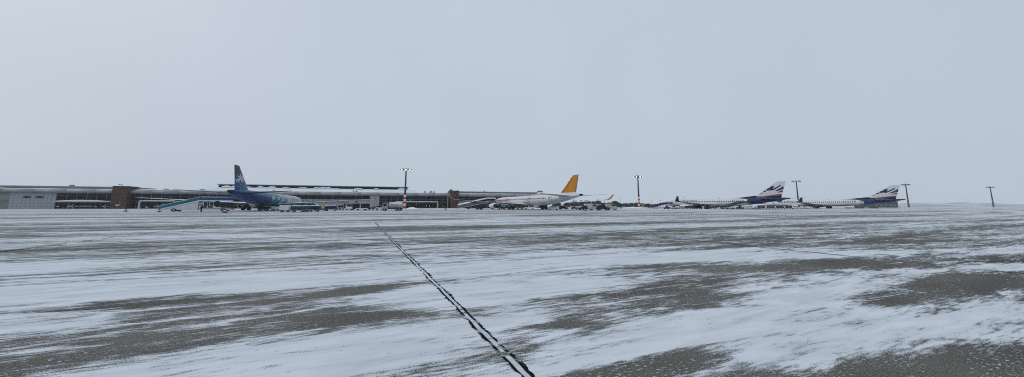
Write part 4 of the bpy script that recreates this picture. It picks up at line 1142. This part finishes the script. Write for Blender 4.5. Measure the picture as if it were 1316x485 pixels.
# ------------------------------------------------------------------ passenger stairs
def stairs(name, label, top, out_dir, L, zt, rail_m, side_m, body_m, canopy=False, truck=True, W=2.0, group='boarding stairs at the airliners', platform=2.2):
    """foot of the flight at local x=0, platform towards +x; L is the full plan length in metres of the scene"""
    ang = math.atan2(-out_dir[1], -out_dir[0])
    loc = (top[0] + out_dir[0] * L, top[1] + out_dir[1] * L, 0)
    t = thing(name, label, 'boarding stairs', loc, ang, group)
    LF = L - platform * K; z0 = .35
    n = 17
    fl = MB()
    for i in range(n):
        x = LF * i / n; z = z0 + (zt - z0) * (i + 1) / n
        fl.box(x, x + LF / n + .12, -W / 2 + .08, W / 2 - .08, z - .07, z)
    fl.build('steps', M_mid, t)
    for sd in (-1, 1):
        y = sorted((sd * (W / 2 - .06), sd * (W / 2)))
        MB().prism([(-.3, z0 - .12), (LF, zt - .30), (LF, zt - .02), (-.3, z0 + .12)], *y).build('stringer', side_m, t)
        y = sorted((sd * (W / 2 + .005), sd * (W / 2 + .05)))
        MB().prism([(0, z0 + .35), (LF, zt + .05), (LF, zt + .72), (0, z0 + .98)], *y).build('side_panel', rail_m, t)
        MB().tube((0, sd * W / 2, z0 + 1.05), (LF, sd * W / 2, zt + .88), .05, n=6).tube((LF, sd * W / 2, zt + .88), (L - .2, sd * W / 2, zt + .88), .05, n=6).build('handrail', side_m, t)
        MB().prism([(LF, zt + .05), (L - .4, zt + .05), (L - .4, zt + .72), (LF, zt + .72)], *y).build('platform_panel', M_blue if rail_m is M_rail else rail_m, t)
        for k in range(7):
            x = LF * k / 6; z = z0 + (zt - z0) * k / 6
            MB().tube((x, sd * (W / 2 - .03), z), (x, sd * (W / 2 - .03), z + .95), .035, n=6).build('rail_post', side_m, t)
    MB().box(LF, L - .15, -W / 2, W / 2, zt - .22, zt - .02).build('platform', side_m, t)
    MB().box(L - .15, L + .25, -W / 2 + .1, W / 2 - .1, zt - .2, zt).build('door_bumper', M_rub, t)
    if canopy:
        for (xa, xb, za, zb) in ((.2, LF * .42, z0 + 1.9, z0 + 1.9 + (zt - z0) * .40), (LF * .46, LF, z0 + 2.1 + (zt - z0) * .44, zt + 2.1), (LF + .1, L, zt + 2.15, zt + 2.15)):
            rs = []
            for j in range(7):
                a = math.pi * j / 6
                rs.append([(xa, W / 2 * 1.05 * math.cos(a), za + .6 * math.sin(a) - .35), (xb, W / 2 * 1.05 * math.cos(a), zb + .6 * math.sin(a) - .35)])
            MB().rings(rs, False, False, closed=False).build('canopy', M_white, t)
            for xx, zz in ((xa + .2, za), (xb - .2, zb)):
                for sd in (-1, 1):
                    zl = z0 + (zt - z0) * min(1, xx / LF)
                    MB().box(xx - .05, xx + .05, *sorted((sd * W / 2, sd * (W / 2 - .08))), zl, zz - .15).build('canopy_post', M_grey, t)
        
        for sd in (-1, 1):
            y = sorted((sd * (W / 2 + .005), sd * (W / 2 + .03)))
            MB().prism([(LF * .5, z0 + (zt - z0) * .5 + 1.0), (LF - .1, zt + .9), (LF - .1, zt + 1.95), (LF * .5, z0 + (zt - z0) * .5 + 1.75)], *y).build('canopy_window', M_glass, t)
            MB().prism([(LF + .3, zt + .9), (L - .4, zt + .9), (L - .4, zt + 1.95), (LF + .3, zt + 1.95)], *y).build('canopy_window', M_glass, t)
    if truck:
        # closed white body under the flight, low cab and bonnet under the platform
        MB().prism([(LF * .10, .42), (LF * .06, .62), (LF * .98, zt - .35), (LF * .98, .42)], -W / 2 + .1, W / 2 - .1).build('truck_body', body_m, t)
        c0 = LF + .1
        MB().prism([(c0 + .05, .42), (c0 + .05, 1.55), (c0 + 3.4, 1.55), (c0 + 4.2, 1.0), (L - .6, .92), (L - .4, .45)], -W / 2 - .12, W / 2 + .12).build('cab', body_m, t, bevel=.05)
        for k in range(2):
            for sd in (-1, 1):
                y = sorted((sd * (W / 2 + .10), sd * (W / 2 + .14)))
                MB().prism([(c0 + .5 + 1.6 * k, 1.02), (c0 + 1.9 + 1.6 * k, 1.02), (c0 + (1.9 if k == 0 else 1.5) + 1.6 * k, 1.48), (c0 + .5 + 1.6 * k, 1.48)], *y).build('cab_window', M_carglass, t)
        for x in (c0 + .9, c0 + 2.4):
            for sd in (-1, 1):
                MB().tube((x, sd * (W / 2 - .2), 1.5), (x, sd * (W / 2 - .2), zt - .2), .09, n=6).build('support_leg', M_white, t)
        MB().box(c0 + 3.6, c0 + 3.8, -W / 2 + .2, W / 2 - .2, .9, zt - .2).build('front_support', M_dark, t)
        MB().box(c0 + .2, L - .5, -W / 2 - .14, W / 2 + .14, .78, .86).build('blue_stripe', M_blue, t)
        wheels(t, [(LF * .40, W / 2 - .1), (LF * .40, -W / 2 + .1), (L - 2.3, W / 2 + .06), (L - 2.3, -W / 2 - .06)], .42, .3, flat=1.5)
    else:
        for k in (.45, .75, 1.0):
            x = LF * k; z = z0 + (zt - z0) * k
            for sd in (-1, 1): MB().tube((x, sd * (W / 2 - .15), .4), (x, sd * (W / 2 - .15), z - .15), .06, n=6).build('support_leg', side_m, t)
        MB().box(LF * .3, L - .3, -W / 2 + .15, W / 2 - .15, .35, .55).build('chassis', M_dark, t)
        wheels(t, [(LF * .38, W / 2 - .1), (LF * .38, -W / 2 + .1), (L - 1.2, W / 2 - .1), (L - 1.2, -W / 2 + .1)], .3, .2, flat=1.3)
    return t
port = rot2(0, 1, HEAD)   # unit vector to the aircraft's left
d = onplane(A_blue, p_blue, p_blue.L - 10.2, 2.15)
stairs('boarding_stairs_truck', 'white stairs truck with blue and teal railings at the blossom tailed airliner', d, port, 8.5 * K, 3.15, M_rail, M_white, M_whitev, W=3.2, platform=4.0)
d = onplane(A_or, p_or, 5.3, 2.1)
stairs('boarding_stairs', 'covered boarding stairs with white canopies at the nose of the amber tailed airliner', d, port, 9.5 * K, 3.3, mat('slate blue panel', (0.10, 0.14, 0.18), .5), M_grey, M_whitev, canopy=True, truck=False, W=3.0)
d = onplane(A_n1, p_n1, 5.3, 2.05)
stairs('boarding_stairs', 'dark blue open boarding stairs at the front door beside the navy winglet', d, port, 8.0 * K, 2.9, M_navy2, M_mid, M_whitev, truck=False, W=2.8)
d = onplane(A_n1, p_n1, p_n1.L - 8.2, 2.0)
stairs('boarding_stairs', 'teal railed boarding stairs at the rear door of the nearer navy tailed airliner', d, port, 8.0 * K, 3.0, M_teal, M_grey, M_whitev, truck=False, W=2.8)
# open dark rear door at the head of those stairs
b = MB()
xx = p_n1.L - 8.2
for j in range(5):
    za, zb = 2.85 + 1.7 * j / 5, 2.85 + 1.7 * (j + 1) / 5
    b.add([p_n1.surfz(xx - .42, za, 1, .05), p_n1.surfz(xx + .42, za, 1, .05), p_n1.surfz(xx + .42, zb, 1, .05), p_n1.surfz(xx - .42, zb, 1, .05)], [(0, 1, 2, 3)])
b.build('open_doorway', M_dark, [c for c in A_n1.children if c.name.startswith('fuselage')][0])

# ------------------------------------------------------------------ traffic cones
def cone(label, px, py, s=1.0):
    p = ground(px, py)
    t = thing('traffic_cone', label, 'traffic cone', p, 0, 'traffic cones')
    MB().box(-.45 * s, .45 * s, -.4 * s, .4 * s, 0, .09 * s).build('base', M_dark, t)
    rr = lambda z: .30 * s * (1 - z / (1.0 * s)) + .05 * s
    for i, (a, c) in enumerate(((.09, .32), (.32, .5), (.5, .68), (.68, .85))):
        MB().tube((0, 0, a * s + .002), (0, 0, c * s), rr(a * s), rr(c * s), 12).build('cone_band', (M_orange, M_wht)[i % 2] if i != 3 else M_orange, t)
cone('dark traffic cone on the snow before the left brown tower', 161.5, 272.2)
cone('traffic cone at the foot of the stairs truck', 204.5, 272.6)
cone('red traffic cone beside the front wheel of the stairs truck', 289, 274.0, 1.1)
cone('traffic cone before the right brown tower', 572.5, 270.3, 1.1)
cone('small red traffic cone before the vehicles near the trees', 752, 271.0, .9)

# ------------------------------------------------------------------ person by the stairs truck
def person(px, py):
    p = ground(px, py)
    pts = {  # name: (x, y, z, rx, ry)
     'pel': (0, 0, .95, .20, .15), 'wai': (0, 0, 1.10, .21, .15), 'che': (0, .01, 1.32, .25, .17), 'nek': (0, .0, 1.50, .09, .09), 'hd0': (0, -.02, 1.60, .105, .115), 'hd1': (0, -.02, 1.73, .11, .12), 'hd2': (0, -.01, 1.80, .06, .07),
     'hl': (.13, 0, .90, .13, .13), 'kl': (.16, -.03, .50, .095, .095), 'al': (.17, .03, .10, .075, .075), 'tl': (.19, -.14, .05, .06, .05),
     'hr': (-.13, 0, .90, .13, .13), 'kr': (-.15, .02, .50, .095, .095), 'ar': (-.16, .07, .10, .075, .075), 'tr': (-.17, -.10, .05, .06, .05),
     'sl': (.27, .0, 1.40, .11, .11), 'el': (.38, .06, 1.12, .085, .085), 'wl': (.27, -.12, .98, .07, .07),
     'sr': (-.27, .0, 1.40, .11, .11), 'er': (-.38, .06, 1.12, .085, .085), 'wr': (-.27, -.12, .98, .07, .07)}
    ed = [('pel', 'wai'), ('wai', 'che'), ('che', 'nek'), ('nek', 'hd0'), ('hd0', 'hd1'), ('hd1', 'hd2'), ('pel', 'hl'), ('hl', 'kl'), ('kl', 'al'), ('al', 'tl'), ('pel', 'hr'), ('hr', 'kr'), ('kr', 'ar'), ('ar', 'tr'),
          ('che', 'sl'), ('sl', 'el'), ('el', 'wl'), ('che', 'sr'), ('sr', 'er'), ('er', 'wr')]
    ks = list(pts)
    me = bpy.data.meshes.new('person'); me.from_pydata([pts[k][:3] for k in ks], [(ks.index(a), ks.index(c)) for a, c in ed], [])
    o = bpy.data.objects.new('person', me); COL.objects.link(o)
    sk = o.modifiers.new('skin', 'SKIN'); sk.use_smooth_shade = True
    for i, k in enumerate(ks): me.skin_vertices[0].data[i].radius = pts[k][3:5]
    me.skin_vertices[0].data[0].use_root = True
    o.modifiers.new('sub', 'SUBSURF').levels = 1
    dg = bpy.context.evaluated_depsgraph_get()
    m2 = bpy.data.meshes.new_from_object(o.evaluated_get(dg)); o.modifiers.clear(); o.data = m2; bpy.data.meshes.remove(me)
    m2.materials.clear()
    for m in (mat('dark red coat', (0.085, 0.012, 0.016), .8), mat('black trousers', (0.014, 0.014, 0.017), .8), mat('skin', (0.36, 0.21, 0.15), .5)): m2.materials.append(m)
    for f in m2.polygons:
        z = f.center.z; f.material_index = 1 if z < .78 else (2 if 1.52 < z else 0); f.use_smooth = True
    zlow = min(v.co.z for v in m2.vertices)
    for v in m2.vertices: v.co.x *= 1.25; v.co.z = (v.co.z - zlow) * .96
    o.location = p; o.rotation_euler = (0, 0, R(-25))
    tag(o, 'person in a dark red coat and black trousers standing beside the stairs truck', 'person')
    hb = MB()
    rs = []
    for i in range(7):
        a = math.pi / 2 * i / 6
        rs.append([(.155 * math.cos(a) * math.cos(2 * math.pi * j / 12), -.01 + .135 * math.cos(a) * math.sin(2 * math.pi * j / 12), 1.66 + .14 * math.sin(a)) for j in range(12)])
    hb.rings(rs).build('hat', M_dark, o)
    for sx in (-.045, .045): MB().tube((sx * 1.25, -.125, 1.625), (sx * 1.25, -.150, 1.625), .014, n=6).build('eye', M_dark, o)
    MB().tube((0, -.13, 1.60), (0, -.175, 1.585), .02, .016, n=6).build('nose', MATS['skin'], o)
    MB().box(-.04, .04, -.155, -.135, 1.535, 1.548).build('mouth', M_red, o)
person(258.3, 272.7)

# ------------------------------------------------------------------ service vehicles by the blue airliner
def at(px, py): return ground(px, py)
baggage_cart('boxy white cart with closed body under the wing of the blossom tailed airliner', at(366, 273.0), R(12), M_whitev, 2.3, 1.5, 1.75, 'box')
baggage_cart('teal tarpaulin covered baggage cart, first in the row', at(383, 273.0), R(10), M_teal, 2.9, 1.5, 1.45)
baggage_cart('teal covered baggage cart directly behind the first in the row', at(393, 272.6), R(10), M_teal, 1.6, 1.5, 1.5)
baggage_cart('navy covered baggage cart in the middle of the row', at(404, 272.3), R(12), M_navy, 2.7, 1.5, 1.5)
baggage_cart('navy covered baggage cart at the right end of the row', at(425, 271.4), R(16), M_navy, 3.2, 1.5, 1.6)
# belt loader with yellow rails
p = at(413, 271.7); t = thing('belt_loader', 'low belt loader with a yellow edged conveyor among the baggage carts', 'belt loader', p, R(14))
MB().prism([(-2.2, .4), (-2.2, .8), (1.6, .8), (1.9, .45)], -.8, .8).build('chassis', M_dark, t, bevel=.04)
MB().prism([(-2.6, .95), (-2.6, 1.12), (2.4, 1.62), (2.4, 1.45)], -.45, .45).build('belt', M_rub, t)
for sd in (-1, 1): MB().prism([(-2.6, .98), (-2.6, 1.22), (2.4, 1.74), (2.4, 1.50)], *sorted((sd * .47, sd * .55))).build('rail', M_yellow, t)
MB().box(-1.6, -.9, -.75, -.5, .8, 1.3).build('seat', M_navy, t)
wheels(t, [(-1.5, .7), (-1.5, -.7), (1.2, .7), (1.2, -.7)], .32, .22)
tractor('pale tow tractor with an open cab before the terminal sign', at(437, 270.3), R(150), M_whitev)
car('white van facing the apron under the terminal sign', at(448, 270.4), R(-62), 4.6, 2.0, 2.1, 'van')
tractor('dark tow tractor parked in the terminal service bay', at(457, 270.3), R(20), M_dark)
# flat dolly under snow
p = at(465, 270.6); t = thing('flat_dolly', 'low flat dolly loaded with snow before the service bay', 'dolly', p, R(15))
MB().box(-2.0, 2.0, -1, 1, .42, .55).build('deck', M_mid, t)
MB().rings([[(x, -.95, .55), (x, -.8, .68 + .05 * math.sin(x * 3)), (x, .8, .7), (x, .95, .55)] for x in [-1.95 + 3.9 * i / 10 for i in range(11)]]).build('snow_load', M_snow, t)
MB().tube((2, 0, .45), (2.8, 0, .3), .05, n=6).build('tow_bar', M_dark, t)
wheels(t, [(1.4, .8), (1.4, -.8), (-1.4, .8), (-1.4, -.8)], .22, .16)
tractor('dark tow tractor just left of the pale wall block', at(471.5, 270.3), R(200), M_dark, False)
baggage_cart('small white boxed cart before the pale wall block', at(482, 270.4), R(10), M_whitev, 2.6, 1.5, 1.5, 'cage')
tractor('pale tow tractor between the wall block and the tank truck', at(488, 270.5), R(15), M_whitev)
# tank truck
p = at(504, 271.2); t = thing('tank_truck', 'pale grey tank truck parked left of the red and white mast', 'tank truck', p, R(188))
M_tk = mat('tank grey paint', (0.33, 0.34, 0.34), .5, var=.25, scale=.7, snow=.5)
MB().box(-3.2, 3.0, -.9, .9, .55, .8).build('chassis', M_dark, t)
rs = []
for i in range(11):
    u = i / 10; x = -3.2 + 4.3 * u; k = 1 if 0 < i < 10 else .8
    rs.append([(x, 1.12 * k * math.cos(2 * math.pi * j / 18), 1.72 + .92 * k * math.sin(2 * math.pi * j / 18)) for j in range(18)])
tk = MB().rings(rs).build('tank', M_tk, t)
for x in (-2.2, -1, .2): MB().tube((x, 0, 2.6), (x, 0, 2.75), .28, n=10).build('hatch', M_mid, tk)
MB().box(-1.7, -.6, -1.16, -1.10, 1.75, 2.05).build('tank_marking', M_letter, tk)
MB().box(-3.0, 1.0, -1.15, 1.15, .85, .98).build('side_skirt', M_mid, t)
MB().prism([(1.25, .6), (1.25, 2.45), (2.5, 2.45), (3.0, 1.55), (3.1, .6)], -1.1, 1.1).build('cab', M_tk, t, bevel=.06)
for sd in (-1, 1):
    MB().prism([(1.6, 1.5), (2.8, 1.5), (2.4, 2.25), (1.6, 2.25)], *sorted((sd * 1.10, sd * 1.13))).build('side_window', M_carglass, t)
    MB().box(3.05, 3.15, *sorted((sd * .6, sd * .95)), .8, 1.0).build('headlight', M_wht, t)
MB().prism([(2.56, 2.36), (3.0, 1.58), (3.04, 1.6), (2.6, 2.38)], -.95, .95).build('windscreen', M_carglass, t)
wheels(t, [(2.2, .95), (2.2, -.95), (-1.4, .95), (-1.4, -.95), (-2.4, .95), (-2.4, -.95)], .46, .3)
# ploughed snow heap by the mast
def heap(px, py, w, dpt, hh, label, seed):
    p = at(px, py); b = MB(); rows = []
    for j in range(9):
        v = j / 8; row = []
        for i in range(21):
            u = i / 20
            k = (math.sin(math.pi * u) * math.sin(math.pi * v)) ** .7 if 0 < u < 1 and 0 < v < 1 else 0
            q = 1 + .5 * mnoise.noise(Vector((u * 6, v * 3, seed)))
            row.append((p.x + (u - .5) * w, p.y + (v - .5) * dpt, hh * k * q - .01))
        rows.append(row)
    tag(b.rings(rows, False, False, closed=False).build('snow_heap', M_snow), label, 'snow heap', 'heaps of cleared snow')
heap(530, 269.0, 6.0, 4, .8, 'heap of ploughed snow at the foot of the lit floodlight mast', 1.0)
heap(815, 267.8, 16, 5, 1.0, 'long low snow heap by the mast near the salmon building', 2.0)
heap(690, 268.8, 8, 4, .8, 'snow heap under the belly of the amber tailed airliner', 3.0)

# ------------------------------------------------------------------ vehicles near the amber tailed airliner
car('small white car seen under the rear belly of the amber tailed airliner', at(711, 269.8), R(8), 4.6, 1.8, 1.5, 'car')
car('white pickup behind the landing gear of the amber tailed airliner', at(680, 268.9), R(8), 5.2, 1.9, 1.7, 'pickup')
tractor('low dark tow tractor just right of the amber tailed fuselage', at(738.5, 269.5), R(10), M_dark, False)
car('black car parked at the left end of the row by the trees', at(748.5, 270.3), R(190), 3.4, 1.9, 1.65, 'suv', M_dark)
baggage_cart('white boxed trailer between the black cars by the trees', at(756.5, 270.2), R(8), M_whitev, 3.0, 1.8, 2.35, 'box', 'vehicles in front of the tree row')
car('pale grey van before the dark trees', at(764.5, 270.2), R(186), 4.2, 1.9, 2.2, 'van', M_grey)
car('black off road car in the middle of the row by the trees', at(775, 270.5), R(6), 4.4, 1.9, 1.75, 'suv', M_dark)
car('light grey van at the right end of the row by the trees', at(786, 270.4), R(4), 4.2, 2.0, 2.3, 'van', M_grey)
# dark marker board on a pole
p = at(797.5, 268.9); t = thing('marker_post', 'thin pole with a dark marker board standing right of the amber winglet', 'marker post', p, R(12))
MB().tube((0, 0, 0), (0, 0, 5.6), .10, .05, 8).build('pole', M_pole, t)
MB().prism([(-.7, 2.2), (-.5, 2.9), (.3, 2.6), (.95, 1.2), (.95, .5), (.4, .9)], -.06, .06).build('board', M_dark, t)
MB().box(-.4, .4, -.4, .4, 0, .2).build('foot', M_grey, t)
# distant lamp posts
for px, top, lab in ((777, 256.5, 'thin lamp post behind the black off road car'), (838, 257.5, 'thin lamp post above the foot of the dark blue stairs'), (848.5, 258, 'thin lamp post above the middle of the dark blue stairs'), (879.5, 253, 'thin lamp post behind the forward cabin of the nearer navy tailed airliner')):
    Y = 400; z = H + (YH - top) * Y / FE
    t = thing('lamp_post', lab, 'lamp post', (gx(px, Y), Y, 0), 0, 'distant lamp posts')
    MB().tube((0, 0, 0), (0, 0, z), .22, .13, 8).build('pole', M_pole, t)
    MB().tube((0, 0, z), (1.0, 0, z + .15), .10, n=6).build('arm', M_pole, t)
    MB().box(.7, 1.6, -.2, .2, z + .08, z + .25).build('lamp_head', M_mid, t)

# ------------------------------------------------------------------ trees behind
def leaf_mat(name, c1, c2):
    m = bpy.data.materials.new(name); m.use_nodes = True
    n, l = m.node_tree.nodes, m.node_tree.links; p = n['Principled BSDF']; p.inputs['Roughness'].default_value = .9
    t = n.new('ShaderNodeTexCoord'); z = n.new('ShaderNodeTexNoise'); z.inputs['Scale'].default_value = 1.4; l.new(t.outputs['Object'], z.inputs[0])
    r = n.new('ShaderNodeValToRGB'); r.color_ramp.elements[0].position = .35; r.color_ramp.elements[0].color = (*c1, 1); r.color_ramp.elements[1].position = .68; r.color_ramp.elements[1].color = (*c2, 1)
    l.new(z.outputs[0], r.inputs[0]); l.new(r.outputs[0], p.inputs[0]); return m
M_leaf = leaf_mat('frosted evergreen needles', (0.022, 0.028, 0.026), (0.075, 0.085, 0.082))
M_bark = mat('bark', (0.05, 0.042, 0.036), .9)
def crown_mesh(w, hh, seed, cone_like):
    rnd = random.Random(seed); b = MB()
    for c in range(110):
        f = rnd.random() ** .8
        zc = .16 * hh + .8 * hh * f
        rad = (w * .5 * (1 - f) ** .8 if cone_like else w * .5 * math.sqrt(max(.05, 1 - (2 * f - .9) ** 2))) * (0.6 + .5 * rnd.random())
        a = rnd.random() * 6.283; cx, cy = rad * math.cos(a), rad * math.sin(a) * .8
        cs = w * (.10 + .07 * rnd.random())
        for k in range(16):
            d = Vector((rnd.gauss(0, 1), rnd.gauss(0, 1), rnd.gauss(0, .6))) * cs * .6
            s = cs * (.25 + .35 * rnd.random()); q = Vector((cx, cy, zc)) + d; e1 = Vector((rnd.gauss(0, 1), rnd.gauss(0, 1), rnd.gauss(0, .7))).normalized() * s; e2 = Vector((rnd.gauss(0, 1), rnd.gauss(0, 1), rnd.gauss(0, .7))).normalized() * s * .7
            b.add([tuple(q + e1), tuple(q - e1 * .6 + e2), tuple(q - e1 * .6 - e2)], [(0, 1, 2)])
    return b
tree_px = [(716, 259.5, 14, 0, 'dark evergreen just left of the amber airliner tail cone'), (729, 261, 12, 1, 'low evergreen under the amber airliner tail cone'), (738.5, 258.8, 15, 1, 'bushy evergreen directly under the amber tail cone, largest of its clump'), (747, 259.8, 12, 0, 'pointed evergreen right of the amber tail cone'), (754.5, 258.6, 14, 1, 'broad evergreen behind the white boxed trailer'),
           (762, 261, 11, 0, 'short evergreen behind the pale grey van'), (768.5, 259.4, 13, 0, 'tall pointed evergreen behind the black off road car'), (775.5, 261, 11, 1, 'low evergreen left of the last van in the row'), (782.5, 261.2, 12, 1, 'round evergreen behind the last van in the row'), (790.5, 260.4, 14, 0, 'pointed evergreen beneath the amber winglet tip'), (797, 262.2, 10, 1, 'low bush left of the marker post'),
           (804.5, 262, 13, 1, 'low evergreen right of the marker post'), (811.5, 262.4, 11, 0, 'pointed evergreen left of the salmon building'), (818, 261.6, 12, 1, 'bushy evergreen touching the salmon building'), (833, 262.5, 11, 1, 'low evergreen right of the salmon building'), (841, 263, 10, 1, 'low bush beside the foot of the dark blue stairs')]
for i, (px, top, wpx, cl, lab) in enumerate(tree_px):
    Y = 430 + 14 * math.sin(i * 2.1); hh = (H + (YH - top) * Y / FE) * (1.15 if cl == 0 else 1.0); w = wpx * Y / FE * (.95 if cl == 0 else .8)
    t = thing('evergreen_tree', lab, 'tree', (gx(px, Y), Y, 0), 0, 'trees along the apron edge')
    tr = MB().tube((0, 0, 0), (.1, 0, hh * .5), .32, .2, 8).tube((.1, 0, hh * .5), (0, 0, hh * .92), .2, .05, 8)
    for k in range(6):
        a = k * 1.1; z = hh * (.3 + .1 * k)
        tr.tube((0, 0, z), (w * .3 * math.cos(a), w * .3 * math.sin(a), z + hh * .08), .09, .03, 5)
    tr.build('trunk', M_bark, t)
    crown_mesh(w, hh, 100 + i, cl == 0).build('crown', M_leaf, t)

# ------------------------------------------------------------------ far buildings
Y = 440; x0, x1 = gx(819, Y), gx(831, Y)
t = thing('small_building', 'salmon walled low building beyond the apron behind the mast', 'building', ((x0 + x1) / 2, Y, 0)); w = (x1 - x0) / 2
wl_ = MB().box(-w, w, 0, 9, 0, 3.3).build('wall', M_pink, t)
MB().prism([(-w - .5, 3.32), (0, 4.9), (w + .5, 3.32)], -.4, 9.4).build('roof', mat('far roof tiles', (.22, .12, .10), .8, snow=.5), t)
for k in range(4):
    x = -w + 1.4 + k * (2 * w - 2) / 4
    q = MB().box(x, x + 1.1, -.08, -.01, 1.3, 2.5).build('window', M_wht, t); MB().box(x + .12, x + .98, -.12, -.09, 1.42, 2.38).build('pane', M_glass, q)
Y = K * 128; x0, x1 = gx(1121, Y), gx(1160, Y)
t = thing('low_service_building', 'low dark grey flat roofed building behind the farthest airliner tail', 'building', (x0, Y, 0), R(8)); w = x1 - x0
zt = H + (YH - 259.5) * Y / FE
MB().box(0, w, 0, 12, 0, zt).build('wall', M_bldg, t)
MB().box(-.3, w + .3, -.3, 12.3, zt + .02, zt + .3).build('roof', M_dark, t)
for k in range(5): MB().box(w * .1 + k * w * .18, w * .1 + k * w * .18 + w * .12, -.09, -.01, 1.2, 2.6).build('shutter', M_mid, t)
# barrier painted red and white along the ground left of it
p0_, p1_ = gx(1086, Y - 12), gx(1160, Y - 12)
t = thing('ground_barrier', 'long low red banded barrier on the ground under the farthest airliner tail', 'barrier', (p0_, Y - 12, 0), R(2))
M_dred = mat('faded red paint', (0.17, 0.045, 0.04), .7)
n_b = 12; w = (p1_ - p0_) / n_b
for k in range(n_b): MB().box(k * w + .02, (k + 1) * w - .02, -.3, .3, 0, .6).build('barrier_block', (M_dred, M_grey)[k % 3 == 1] if k < 8 else M_grey, t)

# ------------------------------------------------------------------ carts and vehicles by the navy tailed airliners
G2 = 'trolleys and vehicles by the navy tailed airliners'
baggage_cart('cage baggage trolley at the left end of the row under the navy tail', at(979, 269.5), R(14), M_mid, 4.2, 1.7, 1.85, 'cage', G2)
baggage_cart('cage baggage trolley second in the row under the navy tail', at(991, 269.4), R(14), M_mid, 4.6, 1.7, 1.85, 'cage', G2)
baggage_cart('cage baggage trolley third in the row under the navy tail', at(1003, 269.3), R(14), M_grey, 4.6, 1.7, 1.85, 'cage', G2)
baggage_cart('cage baggage trolley at the right end of the row under the navy tail', at(1014, 269.2), R(14), M_grey, 4.2, 1.7, 1.85, 'cage', G2)
car('white van under the rear belly of the nearer navy tailed airliner', at(963, 269.2), R(8), 4.6, 1.9, 1.7, 'van')
car('white car between the landing gear of the nearer navy tailed airliner', at(938, 268.9), R(6), 4.8, 1.8, 1.5, 'car')
car('white car parked below the winglet of the farthest airliner', at(1024, 269.0), R(185), 4.4, 1.8, 1.45, 'car')
car('white car right of the winglet of the farthest airliner', at(1033.5, 268.9), R(6), 4.2, 1.8, 1.45, 'suv')
tractor('pale tow tractor under the engine of the nearer navy tailed airliner', at(866, 268.9), R(10), M_whitev)
tractor('dark tow tractor left of the navy winglet', at(857, 268.9), R(185), M_dark)
baggage_cart('white boxed trolley below the port engine of the nearer navy tailed airliner', at(875, 268.9), R(12), M_whitev, 3.2, 1.6, 1.4, 'box', G2)
baggage_cart('dark covered trolley near the nose of the nearer navy tailed airliner', at(886, 269.0), R(12), M_navy, 3.6, 1.6, 1.5, 'tarp', G2)
car('dark van behind the belly of the nearer navy tailed airliner', at(897, 268.6), R(8), 4.6, 1.9, 1.8, 'van', M_dark)

# more equipment in the shade of the airliners
tractor('dark tow tractor under the belly of the blossom tailed airliner', at(338, 271.3), R(20), M_dark)
baggage_cart('low dark covered cart under the wing root of the blossom tailed airliner', at(346, 271.0), R(16), M_navy, 3.0, 1.5, 1.2)
baggage_cart('white boxed cart right behind the dark cart under the wing root', at(354.5, 271.2), R(14), M_whitev, 2.4, 1.5, 1.3, 'box')
tractor('dark tow tractor beside the foot of the covered stairs', at(616, 269.6), R(30), M_dark)
baggage_cart('dark covered cart behind the engine of the amber tailed airliner', at(645, 269.3), R(14), M_navy, 3.4, 1.6, 1.3, 'tarp', 'carts by the amber tailed airliner')
baggage_cart('pale boxed cart between the main wheels of the amber tailed airliner', at(668, 269.2), R(14), M_grey, 3.0, 1.6, 1.3, 'box', 'carts by the amber tailed airliner')
car('dark car parked under the rear fuselage of the amber tailed airliner', at(724, 269.3), R(8), 4.4, 1.8, 1.5, 'car', M_dark)
baggage_cart('dark covered trolley under the wing root of the nearer navy tailed airliner', at(916, 268.9), R(12), M_navy, 3.6, 1.6, 1.4, 'tarp', G2)
tractor('dark tow tractor at the foot of the teal railed stairs', at(951, 269.3), R(12), M_dark)
baggage_cart('pale boxed trolley under the navy rear fuselage beside the cage trolleys', at(971, 269.4), R(12), M_whitev, 3.0, 1.6, 1.3, 'box', G2)

# ------------------------------------------------------------------ haze: blowing snow in the air
b = MB().box(-3600, 3600, -400, 3600, -1.0, 33.0)
hz = b.build('haze', [])
hz.data.materials.clear()
m = bpy.data.materials.new('blowing snow haze'); m.use_nodes = True
n, l = m.node_tree.nodes, m.node_tree.links
n.remove(n['Principled BSDF'])
pv = n.new('ShaderNodeVolumePrincipled'); pv.inputs['Color'].default_value = (0.96, 0.975, 0.99, 1); pv.inputs['Density'].default_value = 0.00014; pv.inputs['Anisotropy'].default_value = 0.0
l.new(pv.outputs[0], n['Material Output'].inputs['Volume'])
hz.data.materials.append(m)
hz['kind'] = 'stuff'; hz['label'] = 'thin blowing snow haze over the whole apron'; hz['category'] = 'haze'
